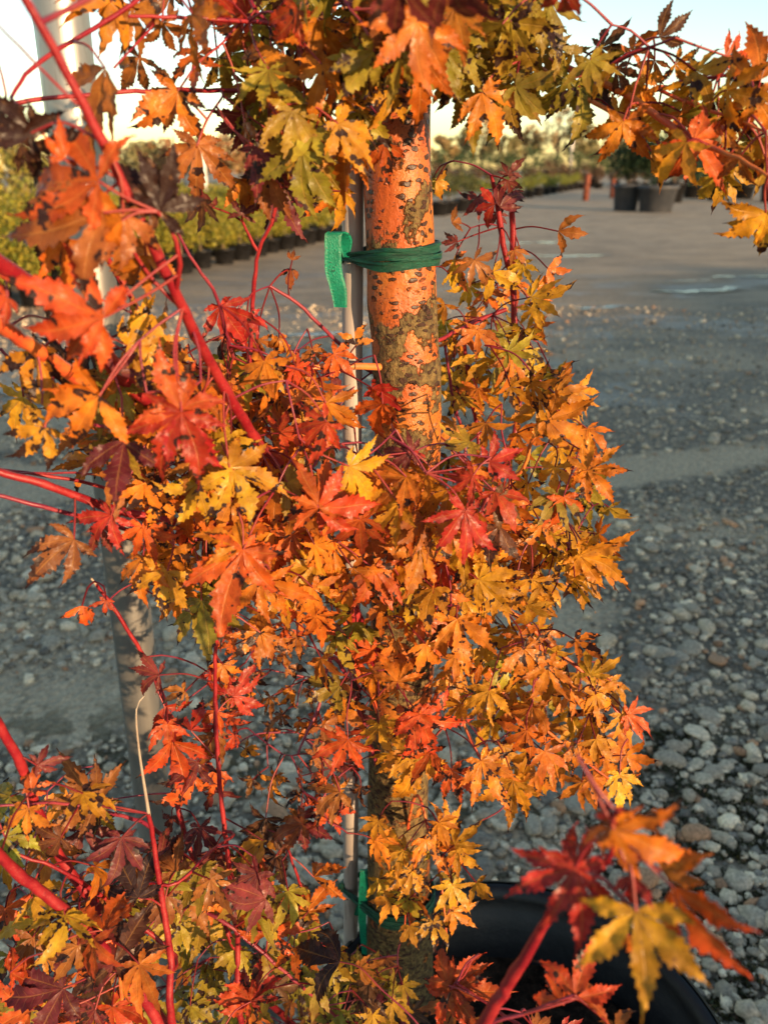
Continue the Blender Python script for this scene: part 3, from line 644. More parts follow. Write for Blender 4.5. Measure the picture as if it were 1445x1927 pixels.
# front right shoot
branch([(1085, 1640, .262, 10), (1050, 1700, .27, 17), (1010, 1765, .28, 24), (960, 1845, .29, 28), (905, 1935, .30, 30), (830, 2090, .38, 28), (780, 2080, .54, 26)], 'red', attach=.42)
branch([(1160, 1530, .25, 7), (1155, 1590, .255, 9), (1120, 1650, .26, 9), (1060, 1690, .268, 12)], 'red')
branch([(1190, 1715, .24, 6), (1130, 1690, .25, 8), (1060, 1690, .268, 10)], 'redorange', knots=False)
branch([(860, 1850, .40, 5), (930, 1900, .38, 7), (1000, 1960, .35, 9)], 'red')
branch([(1080, 1870, .30, 5), (1010, 1900, .30, 7), (930, 1925, .30, 9)], 'purple')
for k in range(0, len(TP), 4): SK.append(TP[k]); SKR.append(.004)
for a, k in SPECS:
    if k.get('attach') is not None: grow_branch(*a, **k)
rest = [(a, k) for a, k in SPECS if k.get('attach') is None]
while rest:                                   # nearest to standing wood first
    A = np.array(SK); dd_ = [np.min(np.linalg.norm(A - at(*a[0][-1][:3]), axis=1)) for a, k in rest]
    a, k = rest.pop(int(np.argmin(dd_))); grow_branch(*a, **k)

# ------------------------------------------------------------------ leaves
def leaf_geo(r, nl=7, hi=True, curl=.5, crumple=.05, fold=.25, slim=1.0):
    if nl == 7: A = [0, 37, -37, 74, -74, 120, -120]; Ls = [1, .93, .93, .74, .74, .40, .40]
    elif nl == 5: A = [0, 45, -45, 95, -95]; Ls = [1, .86, .86, .50, .50]
    else: A = [0, 52, -52]; Ls = [1, .8, .8]
    A = np.radians(np.array(A, float) + r.normal(0, 5, nl)); Ls = np.array(Ls) * r.uniform(.82, 1.12, nl)
    o = np.argsort(A); A = A[o]; Ls = Ls[o]
    teeth = 7 if hi else 4
    s_t = np.linspace(.36, .93, teeth)
    if hi: rows = np.concatenate([[0, .10, .20, .29], np.sort(np.concatenate([s_t, s_t + (s_t[1] - s_t[0]) * .35])), [1.0]])
    else: rows = np.concatenate([[0, .15, .28], np.sort(np.concatenate([s_t, s_t + (s_t[1] - s_t[0]) * .35])), [1.0]])
    cols = np.array([-1, -.5, 0, .5, 1]) if hi else np.array([-1, 0, 1.])
    nr, nc = len(rows), len(cols)
    istooth = np.zeros(nr); istooth[3 + hi::2] = -1; istooth[4 + hi::2] = 1; istooth[-1] = 0
    Vv, Ff, ss, cc, lb = [], [], [], [], []
    gk = r.normal(.25, .3) * curl
    for i in range(nl):
        gl = (A[i] - A[i - 1]) / 2 if i else .55; gr = (A[i + 1] - A[i]) / 2 if i < nl - 1 else .55
        L = Ls[i]; wm = (.140 if nl == 7 else .162 if nl == 5 else .185) * r.uniform(.88, 1.15) * slim
        prof = np.where(rows < .52, (np.maximum(rows, 1e-6) / .52) ** .62, np.maximum((1 - rows) / .48, 0) ** 1.22)
        wL = wm * prof * max(L, .55) * (1 + .14 * istooth * (rows > .3) - .03)
        kk = (gk + r.normal(.15, .45) * curl) * 2.0; kk = kk if abs(kk) > .02 else .02
        bend = r.normal(0, .22) * (.5 + curl); fo = fold * r.uniform(.3, 1.6); tw = r.normal(0, .5) * curl
        P = np.zeros((nr, nc, 3))
        for jx, c in enumerate(cols):
            gap = gr if c > 0 else gl
            lim = rows * L * math.tan(min(gap, 1.2)) * .985
            wdt = np.minimum(wL, lim) * abs(c)
            r_ = rows * L - (abs(c) > .9) * np.where(istooth < 0, .03, -.012) * (rows > .3) * L
            ang = A[i] + bend * rows ** 2
            lat = np.sign(c) * wdt
            rr = np.sin(kk * r_) / kk; z = -(1 - np.cos(kk * r_)) / kk
            z = z + fo * np.abs(lat) + tw * lat * rows
            # local: y along the lobe, x across; positive angle turns to +x
            x = rr * np.sin(ang) + lat * np.cos(ang); y = rr * np.cos(ang) - lat * np.sin(ang)
            z = z + crumple * (np.sin(x * 9 + i * 2.1 + kk * 5) * np.cos(y * 8 + i) * .5 + .4 * np.sin(rows * 21 + c * 3 + i) * abs(c)) * np.minimum(rows * 3, 1)
            P[:, jx] = np.stack([x, y, z], -1)
        b = i * nr * nc
        q = np.arange(nr - 1)[:, None]; w_ = np.arange(nc - 1)[None, :]
        f = np.stack([b + q * nc + w_, b + q * nc + w_ + 1, b + (q + 1) * nc + w_ + 1, b + (q + 1) * nc + w_], -1).reshape(-1, 4)
        Vv.append(P.reshape(-1, 3)); Ff.append(f); ss.append(np.repeat(rows, nc)); cc.append(np.tile(cols, nr)); lb.append(np.full(nr * nc, i))
    return np.vstack(Vv), np.vstack(Ff), np.concatenate(ss), np.concatenate(cc), np.concatenate(lb)
PAL = dict(
    Y=((.58, .315, .022), (.58, .235, .02)), O=((.60, .215, .018), (.56, .13, .015)), P=((.56, .115, .018), (.48, .05, .018)),
    R=((.46, .042, .02), (.38, .022, .024)), V=((.20, .035, .035), (.14, .022, .03)), B=((.17, .07, .03), (.06, .025, .016)),
    G=((.27, .23, .025), (.36, .22, .03)), L=((.36, .30, .03), (.46, .28, .03)), K=((.42, .15, .03), (.24, .08, .025)),
    U=((.055, .03, .035), (.03, .02, .022)))
PETC = np.array([.26, .022, .028])
LEAVES = []
def add_leaf(p, d, nrm, size, pal, nl=None, curl=.6, crumple=.06, brown=0.0, prio=0, pet=None, fold=.25):
    LEAVES.append(dict(p=np.asarray(p), d=d, n=nrm, size=size, pal=pal, nl=nl or (7 if rng.random() < .6 else 5), curl=curl, crumple=crumple, brown=brown, prio=prio, fold=fold))
def orient(a_img, tilt, roll, toward):
    """central-lobe direction from its angle in the view (0 right, 90 down), leaning; normal roughly facing the viewer's side and up"""
    a = R(a_img); d = math.cos(a) * RT - math.sin(a) * UP
    n = -toward; n = n / np.linalg.norm(n)
    d = d - n * (d @ n); d /= np.linalg.norm(d); sd = np.cross(d, n)
    t = R(tilt); d2 = d * math.cos(t) + n * math.sin(t); n2 = n * math.cos(t) - d * math.sin(t)
    q = R(roll); n3 = n2 * math.cos(q) + sd * math.sin(q)
    return d2, n3
def hero(px, py, ang, ln, pal, L, nl=5, curl=.6, tilt=None, roll=None, brown=None, crumple=.06, fold=.25):
    p = at(px, py, L); size = ln * depth(p) / F
    d, n = orient(ang, rng.normal(-12, 14) if tilt is None else tilt, rng.normal(0, 18) if roll is None else roll, ray(px, py))
    add_leaf(p, d, n, size * 1.06, pal, nl, curl, crumple, rng.choice([0, .03, .07, .12]) if brown is None else brown, 1, fold=fold)
HERO = [
 # top left, against the sky
 (222, 5, 100, 78, 'P', .58), (306, 40, 78, 85, 'K', .60), (198, 128, 106, 165, 'K', .50, 3, .5, -10, 50), (262, 108, 120, 80, 'K', .60), (335, 172, 118, 118, 'O', .58, 5, .5), (335, 172, 165, 110, 'K', .585, 3), (372, 272, 88, 125, 'K', .58, 7, .5, 0, 0, .1), (372, 100, 100, 90, 'P', .62), (410, 110, 70, 80, 'G', .64), (455, 60, 130, 70, 'K', .62), (440, 100, 60, 90, 'G', .66), (470, 225, 160, 90, 'V', .64), (545, 222, 150, 75, 'P', .58, 3), (520, 130, 90, 110, 'K', .62), (480, 190, 80, 120, 'G', .64), (530, 260, 95, 110, 'G', .63), (505, 330, 110, 100, 'O', .62, 3), (455, 340, 80, 70, 'O', .62), (380, 380, 80, 60, 'B', .60), (400, 390, 200, 50, 'V', .62), (455, 405, -80, 55, 'V', .62),
 # canopy above the stake
 (650, 160, 100, 110, 'G', .62), (600, 40, 100, 120, 'O', .58), (560, 20, 120, 90, 'P', .56), (690, 40, 80, 110, 'Y', .6), (640, 80, 110, 100, 'O', .60), (700, 120, 100, 90, 'G', .62), (655, 265, 96, 130, 'O', .6, 3, .4), (620, 250, 110, 110, 'G', .66), (680, 210, 95, 130, 'L', .62, 3), (600, 320, 90, 80, 'G', .68), (640, 360, 80, 70, 'Y', .66), (575, 170, 100, 110, 'G', .64), (735, 170, 95, 90, 'Y', .62, 3), (725, 270, 85, 70, 'P', .66, 3),
 (790, 92, 93, 140, 'O', .56, 5, .35, -5, 10, .02), (740, 90, 150, 70, 'O', .57), (760, -30, 105, 150, 'V', .42, 5, .5), (850, -40, 78, 160, 'V', .42, 5, .5), (720, 0, 110, 110, 'O', .55),
 (945, 45, 165, 85, 'G', .60), (960, 40, 62, 130, 'G', .60, 5, .4), (1000, 20, 20, 90, 'G', .62), (880, 100, 95, 130, 'G', .64, 5, .4), (905, 175, 55, 125, 'O', .62, 5, .4), (900, 180, 95, 110, 'G', .63), (930, 90, 90, 130, 'G', .66), (860, 60, 60, 110, 'G', .62), (1062, -15, 98, 90, 'R', .5, 3), (1000, 140, 100, 60, 'G', .68), (845, 150, 95, 60, 'Y', .66),
 # right branch
 (1172, 228, 112, 90, 'O', .60, 5), (1180, 225, 70, 95, 'O', .605, 5), (1160, 130, 60, 70, 'B', .64), (1130, 90, -40, 60, 'B', .66), (1240, 70, -35, 70, 'B', .62, 3), (1190, 100, -60, 60, 'O', .64), (1070, 150, 125, 105, 'G', .66), (1090, 165, 85, 105, 'G', .66, 3), (1050, 90, 60, 80, 'G', .66), (1110, 130, 30, 80, 'L', .66), (1215, 170, 100, 70, 'O', .63), (1200, 150, 60, 90, 'Y', .63), (1270, 120, 20, 70, 'O', .62), (1310, 150, 130, 80, 'Y', .62), (1300, 190, 160, 90, 'L', .62), (1340, 180, 90, 90, 'L', .6), (1305, 262, 22, 120, 'P', .57, 7, .5), (1300, 262, 80, 100, 'P', .575), (1240, 275, 75, 75, 'Y', .62), (1225, 285, 25, 85, 'Y', .62, 3), (1350, 330, 118, 75, 'L', .58), (1360, 330, 80, 60, 'Y', .58), (1440, 400, 135, 105, 'Y', .54, 3, .4), (1448, 395, 105, 100, 'L', .545, 3), (1390, 150, 10, 70, 'B', .6), (1365, 105, 0, 80, 'P', .6), (1430, 150, -95, 100, 'O', .56, 3), (1420, 180, 60, 100, 'O', .56), (1400, 210, 120, 90, 'O', .57), (1350, 220, 60, 80, 'Y', .6), (1430, 260, 100, 90, 'Y', .57), (1395, 290, 130, 80, 'K', .56), (1440, 300, 80, 70, 'O', .56),
 # left edge, near
 (60, 250, 195, 110, 'B', .44, 5, .7, 0, 0, .25), (40, 270, 10, 120, 'B', .44, 5, .6, 0, 20, .25), (10, 240, -60, 80, 'B', .45), (185, 340, 190, 200, 'P', .42, 5, .6, -25, 20, .08), (195, 400, 165, 200, 'K', .42, 3, .5, 10, 30), (230, 415, 175, 120, 'O', .43, 3), (120, 300, -100, 70, 'P', .43), (300, 396, -62, 125, 'B', .44, 5, .4, 0, 0, .3), (300, 396, -135, 120, 'B', .445, 5, .4, 0, 0, .2), (225, 440, 80, 140, 'K', .47, 3), (275, 480, 85, 90, 'O', .47, 3), (120, 450, 75, 130, 'O', .45, 3, .5), (195, 598, 205, 200, 'P', .41, 5, .5, -12, 10, .03), (185, 600, 140, 130, 'P', .415, 3, .4), (15, 560, 140, 70, 'P', .42), (90, 600, 20, 80, 'B', .48), (240, 650, -18, 115, 'Y', .5, 5, .6, -10, 20, .1), (250, 670, 60, 95, 'Y', .52, 5, .8, 0, 0, .15), (250, 590, 10, 80, 'Y', .54, 5, .8), (85, 805, 128, 100, 'Y', .46, 5, .5, -10, 0, .13), (80, 760, -60, 75, 'Y', .46, 5, .5, -10, 0, .13), (188, 745, 125, 140, 'O', .44, 3, .4, -5, 10, .1), (190, 740, 190, 105, 'O', .445, 3, .4), (235, 830, 95, 125, 'V', .47, 3, .6), (215, 700, -50, 70, 'V', .46, 3),
 (342, 776, 113, 155, 'R', .44, 5, .3, -8, 8, .06), (342, 776, 62, 125, 'R', .441, 3, .3, -8, 5, .04), (342, 770, -130, 130, 'P', .442, 3, .3, 0, 0, .04), (342, 770, -20, 100, 'P', .443, 3, .3), (432, 880, 18, 135, 'Y', .5, 5, .4), (440, 885, 110, 120, 'Y', .5, 5, .5), (600, 955, -72, 125, 'P', .52, 5, .3), (600, 955, 175, 80, 'P', .52, 3, .3), (600, 955, -5, 120, 'P', .522, 3, .3), (370, 910, 110, 90, 'Y', .52), (300, 930, 100, 90, 'O', .54), (210, 970, 130, 90, 'R', .52), (190, 990, 60, 70, 'V', .53),
 (458, 1035, 112, 165, 'P', .49, 5, .35, -8, 0, .06), (458, 1032, 50, 90, 'P', .492, 5, .4), (456, 1030, -150, 95, 'O', .492, 3, .4), (627, 1033, 96, 95, 'O', .57, 7, .35, -10, 0, .02), (705, 1072, 72, 100, 'P', .56, 7, .4), (790, 1035, 96, 105, 'O', .57, 7, .4), (490, 1190, 95, 85, 'O', .56, 7, .35), (440, 1310, -25, 82, 'R', .58, 7, .3), (270, 1050, 100, 90, 'O', .55), (315, 1075, 115, 110, 'Y', .54), (140, 1015, 140, 115, 'K', .5, 5, .5, -10, 0, .12), (155, 1140, 95, 60, 'P', .55, 3), (200, 1130, 110, 40, 'P', .56), (330, 1030, 95, 80, 'O', .56), (380, 1130, 90, 110, 'G', .58), (400, 1090, 80, 90, 'G', .6), (300, 1270, 190, 70, 'V', .58), (325, 1395, 70, 110, 'P', .56, 3, .6), (365, 1460, 110, 90, 'P', .56, 3), (310, 1330, 60, 70, 'R', .58, 3), (360, 1375, -70, 80, 'R', .56, 3), (420, 1250, 80, 60, 'O', .58),
 (180, 1515, -132, 115, 'K', .47, 7, .3, -5, 0, .02), (185, 1515, 100, 75, 'G', .47), (180, 1515, 160, 90, 'K', .47, 3), (55, 1520, 100, 70, 'O', .43), (60, 1490, -80, 60, 'P', .43), (10, 1575, 20, 85, 'G', .42), (70, 1440, -20, 60, 'V', .44), (260, 1690, -110, 115, 'U', .44, 5, .7), (215, 1815, -62, 150, 'B', .41, 5, .5, 0, 0, .12), (215, 1815, -118, 140, 'B', .412, 5, .5, 0, 0, .2), (215, 1815, -165, 110, 'V', .41, 3), (195, 1750, -75, 110, 'P', .41, 3), (85, 1740, 175, 110, 'Y', .45), (60, 1690, 20, 90, 'Y', .45), (120, 1860, 150, 140, 'V', .40, 5), (60, 1900, -150, 100, 'P', .39), (20, 1830, -30, 80, 'P', .40), (180, 1900, 120, 90, 'V', .40), (260, 1660, -20, 110, 'K', .48, 7, .6), (330, 1640, -120, 90, 'K', .48, 5, .6), (300, 1620, -80, 90, 'V', .49), (360, 1660, 20, 110, 'K', .54), (380, 1720, 90, 90, 'G', .56), (505, 1755, -98, 120, 'P', .52, 5, .5), (505, 1755, -15, 85, 'P', .52, 3), (505, 1752, -55, 90, 'O', .52, 3), (580, 1715, -55, 70, 'O', .57, 5), (580, 1715, 170, 55, 'Y', .57), (472, 1885, -78, 85, 'R', .47, 7, .3), (470, 1885, 190, 80, 'P', .47, 5), (500, 1540, 100, 75, 'B', .60), (560, 1540, 20, 80, 'V', .60), (590, 1650, -20, 90, 'O', .58, 3), (640, 1490, 150, 90, 'K', .58), (620, 1510, 60, 80, 'P', .60), (570, 1550, 160, 80, 'K', .58), (520, 1610, 120, 90, 'B', .58), (490, 1560, 90, 90, 'B', .6), (640, 1810, 200, 130, 'U', .48, 3),
 # front of the trunk
 (748, 1283, -88, 95, 'O', .57, 7, .3, -15, 0, .02), (655, 1392, 105, 90, 'P', .58, 7, .35), (770, 1335, 80, 85, 'P', .58, 5), (790, 1345, 62, 110, 'P', .575, 7, .4), (640, 1290, 150, 90, 'G', .62), (850, 1450, 78, 80, 'P', .58, 7, .3), (905, 1432, 62, 95, 'O', .58, 7, .35), (965, 1468, 95, 95, 'Y', .6, 7, .4), (790, 1420, 150, 90, 'Y', .6), (785, 1410, 100, 130, 'Y', .61, 3), (770, 1120, 100, 95, 'Y', .6, 7), (660, 1155, 175, 75, 'L', .64, 3), (670, 1170, 90, 80, 'G', .66, 3), (860, 1165, 85, 110, 'O', .58, 5), (900, 1090, 20, 110, 'Y', .59, 7, .3),
 (890, 895, 130, 75, 'R', .55, 7), (775, 850, 185, 75, 'V', .57, 7), (765, 860, -75, 75, 'R', .575, 5), (875, 960, 95, 120, 'R', .54, 7, .5), (930, 940, 30, 80, 'B', .55, 5), (780, 960, 110, 100, 'O', .57, 7), (940, 990, 120, 90, 'B', .56, 3), (920, 870, -20, 85, 'R', .56, 5), (720, 760, 120, 100, 'P', .66, 5), (700, 730, 30, 70, 'R', .67), (670, 650, -80, 55, 'O', .7, 3), (610, 750, 80, 70, 'P', .66), (850, 1000, 60, 80, 'O', .57),
 # right mass
 (1105, 885, -80, 75, 'O', .62, 7, .3, -10, 0, .02), (1105, 885, 40, 95, 'O', .62, 5, .3), (1060, 935, 88, 80, 'P', .62, 5), (1040, 1008, 90, 60, 'Y', .64, 7), (1090, 1045, 22, 110, 'Y', .63, 7), (1100, 1030, 60, 90, 'Y', .64), (1180, 1345, 20, 62, 'P', .64, 7, .3), (1165, 1458, 88, 80, 'Y', .63, 7, .3), (1085, 1400, 60, 80, 'O', .62, 7), (1110, 1270, -60, 70, 'Y', .64, 7), (1120, 1300, 40, 80, 'O', .64), (1030, 1250, 70, 90, 'O', .62, 7), (985, 1220, 60, 100, 'O', .60, 7), (1000, 1330, 110, 90, 'O', .62, 7), (920, 1300, 110, 80, 'Y', .62, 7), (1000, 1090, 80, 80, 'Y', .63, 7), (1070, 1050, 100, 60, 'Y', .64), (1045, 740, 20, 70, 'O', .70, 7), (1055, 710, -70, 40, 'O', .72), (1030, 790, 30, 110, 'O', .68, 5), (985, 620, 100, 70, 'Y', .80), (1010, 540, 10, 60, 'O', .82, 3), (950, 660, 95, 80, 'Y', .8), (1050, 435, 10, 60, 'K', .82, 3), (1030, 505, 20, 55, 'O', .82, 3), (850, 420, -30, 40, 'K', .84, 3), (860, 455, 170, 40, 'V', .84), (955, 340, 80, 45, 'V', .82), (955, 330, -60, 40, 'V', .83), (930, 385, 175, 55, 'R', .82, 3), (940, 390, -45, 60, 'V', .82, 3), (845, 515, 20, 60, 'Y', .82), (820, 340, 20, 45, 'Y', .85, 3), (815, 335, 80, 40, 'G', .86, 3), (548, 505, 95, 40, 'K', .76, 3, .8), (550, 490, -80, 30, 'K', .76, 3, .8),
 # golden cluster low on the trunk
 (775, 1640, 105, 75, 'Y', .6, 7, .3), (760, 1600, 150, 70, 'Y', .61, 7, .3), (855, 1590, -45, 65, 'Y', .6, 5, .3), (860, 1600, 50, 60, 'Y', .6, 5, .3), (850, 1665, 90, 65, 'Y', .59, 7, .3), (815, 1735, 85, 60, 'Y', .58, 7, .3), (770, 1690, 120, 65, 'L', .59, 7, .3), (850, 1715, 35, 60, 'Y', .58, 5, .3), (830, 1560, -30, 70, 'Y', .61, 7), (740, 1690, 120, 55, 'Y', .6, 5), (800, 1580, 60, 80, 'O', .61, 7),
 # near shoot, right
 (1083, 1632, 112, 165, 'R', .258, 7, .25, -10, 0, .02), (1083, 1630, -110, 90, 'R', .259, 3, .4), (1085, 1632, 160, 100, 'R', .26, 3, .3), (1196, 1715, 82, 200, 'Y', .236, 5, .22, -10, 0, -.2), (1155, 1560, 25, 160, 'O', .25, 5, .5), (1150, 1555, 170, 70, 'K', .25, 3), (1150, 1540, -110, 55, 'R', .25, 3), (1245, 1640, -20, 110, 'O', .245, 3, .5), (1265, 1670, 62, 180, 'P', .24, 3, .4, 0, 50), (1190, 1650, 90, 80, 'R', .245, 3), (1180, 1760, 60, 70, 'O', .25, 3),
 (850, 1862, -62, 100, 'P', .40, 7, .4), (850, 1862, 10, 110, 'P', .40, 5, .4), (848, 1862, 120, 90, 'P', .40, 5), (845, 1855, -120, 70, 'P', .40, 3), (1080, 1880, -72, 110, 'P', .30, 3, .5), (1060, 1890, -120, 90, 'P', .31, 3), (1090, 1880, -35, 90, 'P', .30, 3), (1160, 1945, -85, 60, 'K', .30, 3), (690, 1850, -70, 75, 'L', .58, 7), (660, 1850, -110, 70, 'L', .58, 7), (730, 1880, -30, 70, 'L', .57, 5), (680, 1880, 30, 70, 'B', .55, 5), (640, 1900, 150, 70, 'G', .55, 7), (560, 1860, 40, 80, 'G', .56),
]
for h in HERO: hero(*h)

def fill(poly, n, pals, L0, L1, s0, s1, curl=.45, crumple=.045, ang=(90, 38), brown=.025, tilt=(-10, 18), roll=24, nl=None):
    poly = np.array(poly, float); lo, hi = poly.min(0), poly.max(0); k = 0; pts = []
    def inside(x, y):
        c = False; m = len(poly)
        for i in range(m):
            (x0, y0), (x1, y1) = poly[i], poly[i - 1]
            if (y0 > y) != (y1 > y) and x < (x1 - x0) * (y - y0) / (y1 - y0) + x0: c = not c
        return c
    ch = list(pals)
    while k < n:
        best = None                       # best-candidate sampling keeps the spread even
        for _ in range(5):
            for _ in range(60):
                x, y = rng.uniform(lo, hi)
                if inside(x, y): break
            dmin = min([math.hypot(x - a, y - b) for a, b in pts[-70:]], default=9e9)
            if best is None or dmin > best[0]: best = (dmin, x, y)
        _, x, y = best; pts.append((x, y))
        L = rng.uniform(L0, L1); p = at(x, y, L)
        if 640 < x < 850 and 110 < y < 800 and L < .79: k += 1; continue        # the stem stays bare here
        d, nn = orient(rng.normal(*ang), rng.normal(*tilt), rng.normal(0, roll), ray(x, y) + np.array([0, 0, -.35]))
        add_leaf(p, d, nn, rng.uniform(s0, s1) * 1.14, ch[int(rng.integers(len(ch)))], nl, curl * rng.uniform(.6, 1.4), crumple, max(0, rng.normal(brown, .06)), 0); k += 1
# right-hand golden masses
fill([(840, 690), (960, 640), (1080, 720), (1130, 800), (1150, 900), (1140, 1020), (1020, 1080), (880, 1060), (840, 900)], 42, 'YYYOOLGYO', .62, .84, .028, .042)
fill([(900, 960), (1120, 980), (1150, 1060), (1080, 1110), (900, 1100)], 15, 'YYOYO', .62, .76, .028, .042)
fill([(820, 1080), (1000, 1090), (1060, 1180), (1130, 1240), (1180, 1330), (1190, 1400), (1150, 1470), (1060, 1480), (960, 1470), (900, 1400), (850, 1300)], 67, 'YYYYOOOLY', .60, .80, .028, .042)
fill([(830, 490), (900, 480), (1000, 490), (1010, 600), (1000, 700), (900, 760), (840, 760)], 31, 'YYGOYLKO', .78, .92, .026, .040)
fill([(880, 340), (1000, 350), (1000, 480), (900, 480)], 4, 'VKR', .82, .88, .02, .028)
# centre
fill([(500, 850), (700, 880), (900, 880), (960, 960), (900, 1060), (700, 1080), (520, 1060)], 45, 'OPOYOKOYP', .54, .70, .028, .044)
fill([(560, 1060), (860, 1060), (860, 1230), (700, 1230), (590, 1180)], 18, 'OYGOPOO', .58, .72, .028, .042)
fill([(600, 1230), (860, 1230), (860, 1420), (720, 1420), (600, 1400)], 12, 'OPOYKO', .58, .70, .026, .040)
fill([(700, 1540), (880, 1540), (900, 1660), (850, 1760), (750, 1740), (700, 1640)], 15, 'YYYLO', .58, .66, .024, .036)
# left middle
fill([(220, 700), (330, 660), (520, 670), (620, 700), (620, 800), (560, 900), (400, 980), (240, 930)], 65, 'OYPOKOGOP', .52, .76, .026, .044)
fill([(380, 710), (620, 720), (660, 840), (500, 900), (400, 860)], 23, 'KKOGOP', .64, .78, .026, .040)
fill([(260, 960), (560, 960), (620, 1080), (540, 1160), (380, 1180), (290, 1100)], 38, 'OYPOGOO', .54, .70, .028, .044)
fill([(410, 560), (470, 580), (640, 640), (640, 700), (420, 700)], 12, 'KPVRO', .62, .72, .024, .036, .9, .1)
fill([(120, 700), (320, 640), (420, 820), (300, 960), (160, 880)], 18, 'OKPYOK', .50, .64, .03, .042)
# left lower, thinner and shrivelled
fill([(420, 1180), (600, 1180), (680, 1300), (690, 1520), (560, 1560), (470, 1470), (420, 1320)], 42, 'OPKVPOK', .58, .74, .020, .034, 1.0, .12, (90, 70), .12)
fill([(300, 1240), (430, 1260), (430, 1540), (320, 1540)], 10, 'RVPK', .56, .64, .022, .034, .9, .1)
# bottom left
fill([(0, 1500), (120, 1470), (300, 1560), (480, 1520), (560, 1600), (560, 1700), (380, 1720), (200, 1700), (0, 1720)], 31, 'GKYOVBL', .44, .60, .028, .042)
fill([(220, 1640), (460, 1600), (600, 1700), (600, 1860), (420, 1960), (230, 1960)], 50, 'GGLGKGO', .50, .66, .026, .042)
fill([(0, 1700), (220, 1720), (330, 1960), (0, 1960)], 30, 'GYKPKO', .40, .54, .028, .042)
fill([(440, 1780), (720, 1790), (800, 1900), (790, 1960), (440, 1960)], 38, 'LGGLYKB', .52, .64, .024, .038)
fill([(830, 1880), (1000, 1900), (1120, 1940), (1100, 1960), (820, 1960)], 5, 'PRK', .36, .44, .026, .036)
# crown over the trunk
fill([(490, -60), (720, -60), (700, 180), (640, 320), (570, 320), (500, 200)], 46, 'GGGKGYGLO', .56, .76, .028, .042)
fill([(690, -80), (900, -80), (870, 60), (800, 90), (700, 110)], 23, 'OGKGG', .52, .70, .03, .044)
fill([(820, -60), (1040, -60), (1040, 100), (960, 180), (840, 160)], 27, 'GGGLG', .60, .76, .03, .044)
fill([(190, -40), (480, -60), (480, 60), (330, 30), (200, 30)], 9, 'KPOKR', .56, .68, .028, .042)
fill([(440, 130), (560, 140), (640, 340), (560, 380), (500, 340), (450, 240)], 13, 'GKGOV', .58, .74, .026, .040)
fill([(1060, 90), (1200, 90), (1450, 150), (1450, 330), (1330, 320), (1180, 230), (1060, 160)], 15, 'YYLOGYK', .55, .68, .022, .034)
fill([(0, 300), (200, 280), (260, 420), (60, 460)], 2, 'KPB', .43, .50, .03, .04)
fill([(0, 640), (240, 620), (240, 760), (60, 820)], 6, 'KYOB', .46, .56, .026, .036)

# --- hang every leaf on the skeleton: petiole, and a twig where the nearest wood is far
SKA = np.array(SK); twigs = []
def grow(P0, P1, r0, r1, sag):
    ln = np.linalg.norm(P1 - P0); m = (P0 + P1) / 2 + np.array([0, 0, sag]) + rng.normal(0, .05, 3) * min(ln, .08)
    return smooth_path([P0, m, P1], [r0, (r0 + r1) / 2, r1], .006)
info = []
for lf in LEAVES:
    q = SKA[int(np.argmin(np.linalg.norm(SKA - lf['p'] + lf['d'] * .03, axis=1)))] - lf['p']; q /= np.linalg.norm(q) + 1e-6
    back = q * .9 - lf['d'] * .45 + np.array([0, .05, .2]) + rng.normal(0, .08, 3); back /= np.linalg.norm(back)
    pe = lf['p'] + back * rng.uniform(.022, .036) * min(1.3, lf['size'] / .034)
    info.append(pe)
info = np.array(info)
dist0 = np.array([np.min(np.linalg.norm(SKA - p, axis=1)) for p in info])
for k in np.argsort(dist0):
    pe = info[k]; d = np.linalg.norm(SKA - pe, axis=1); q = int(np.argmin(d)); lf = LEAVES[k]
    if d[q] < .030: lf['pe'] = SKA[q]
    else:
        Pt, Rt = grow(SKA[q], pe, .0008 + min(.0007, d[q] * .005), .0007, .08 * d[q])
        twigs.append((Pt, Rt)); SKA = np.vstack([SKA, Pt[1:]]); lf['pe'] = pe
v, f = join([tube(P, Rr, 5) for P, Rr in twigs])
tag(mesh_obj('twigs', v + OFF, f, MAT['purple'], maple), kind='stuff')
def build_leaf(lf, hi):
    v, f, s, c, lb = leaf_geo(rng, lf['nl'], hi, lf['curl'], lf['crumple'], lf['fold'])
    d, n = lf['d'], lf['n']; n = n - d * (n @ d); n /= np.linalg.norm(n); x = np.cross(d, n)
    W = lf['p'] + (v[:, :1] * x + v[:, 1:2] * d + v[:, 2:] * n) * lf['size']
    a, b = (np.array(q) for q in PAL[lf['pal']])
    jit = rng.uniform(.84, 1.14) * (1 + rng.normal(0, .05, 3)); lj = rng.uniform(.85, 1.15, lf['nl'])
    sh = np.clip(rng.normal(0, .35), -.5, .6)
    t = np.clip(s ** 1.4 * .8 + np.abs(c) * .25 + sh, 0, 1)[:, None]
    cl = np.clip((a * (1 - t) + b * t) * jit * lj[lb][:, None], .004, .8)
    aux = np.stack([s, c, np.full(len(s), lf['brown']) + rng.normal(0, .02, lf['nl'])[lb]], -1)
    Pt, Rt = grow(lf['p'], lf['pe'], .0007, .0009, .003)
    pv, pf = tube(Pt[::1], Rt, 5)
    if hi: return W + OFF, f, np.hstack([cl, np.ones((len(cl), 1))]), aux, (pv + OFF, pf)
    fa = np.vstack([f, pf + len(W)]); V = np.vstack([W, pv])
    C = np.vstack([cl, np.tile(PETC * rng.uniform(.6, 1.2), (len(pv), 1))]); AX = np.vstack([aux, np.tile([-1, 0, -1.0], (len(pv), 1))])
    return V + OFF, fa, np.hstack([C, np.ones((len(C), 1))]), AX
score = np.array([l['size'] / depth(l['p']) + l['prio'] * .02 - .03 * max(0, l['p'][1] - .62) for l in LEAVES])
inview = []
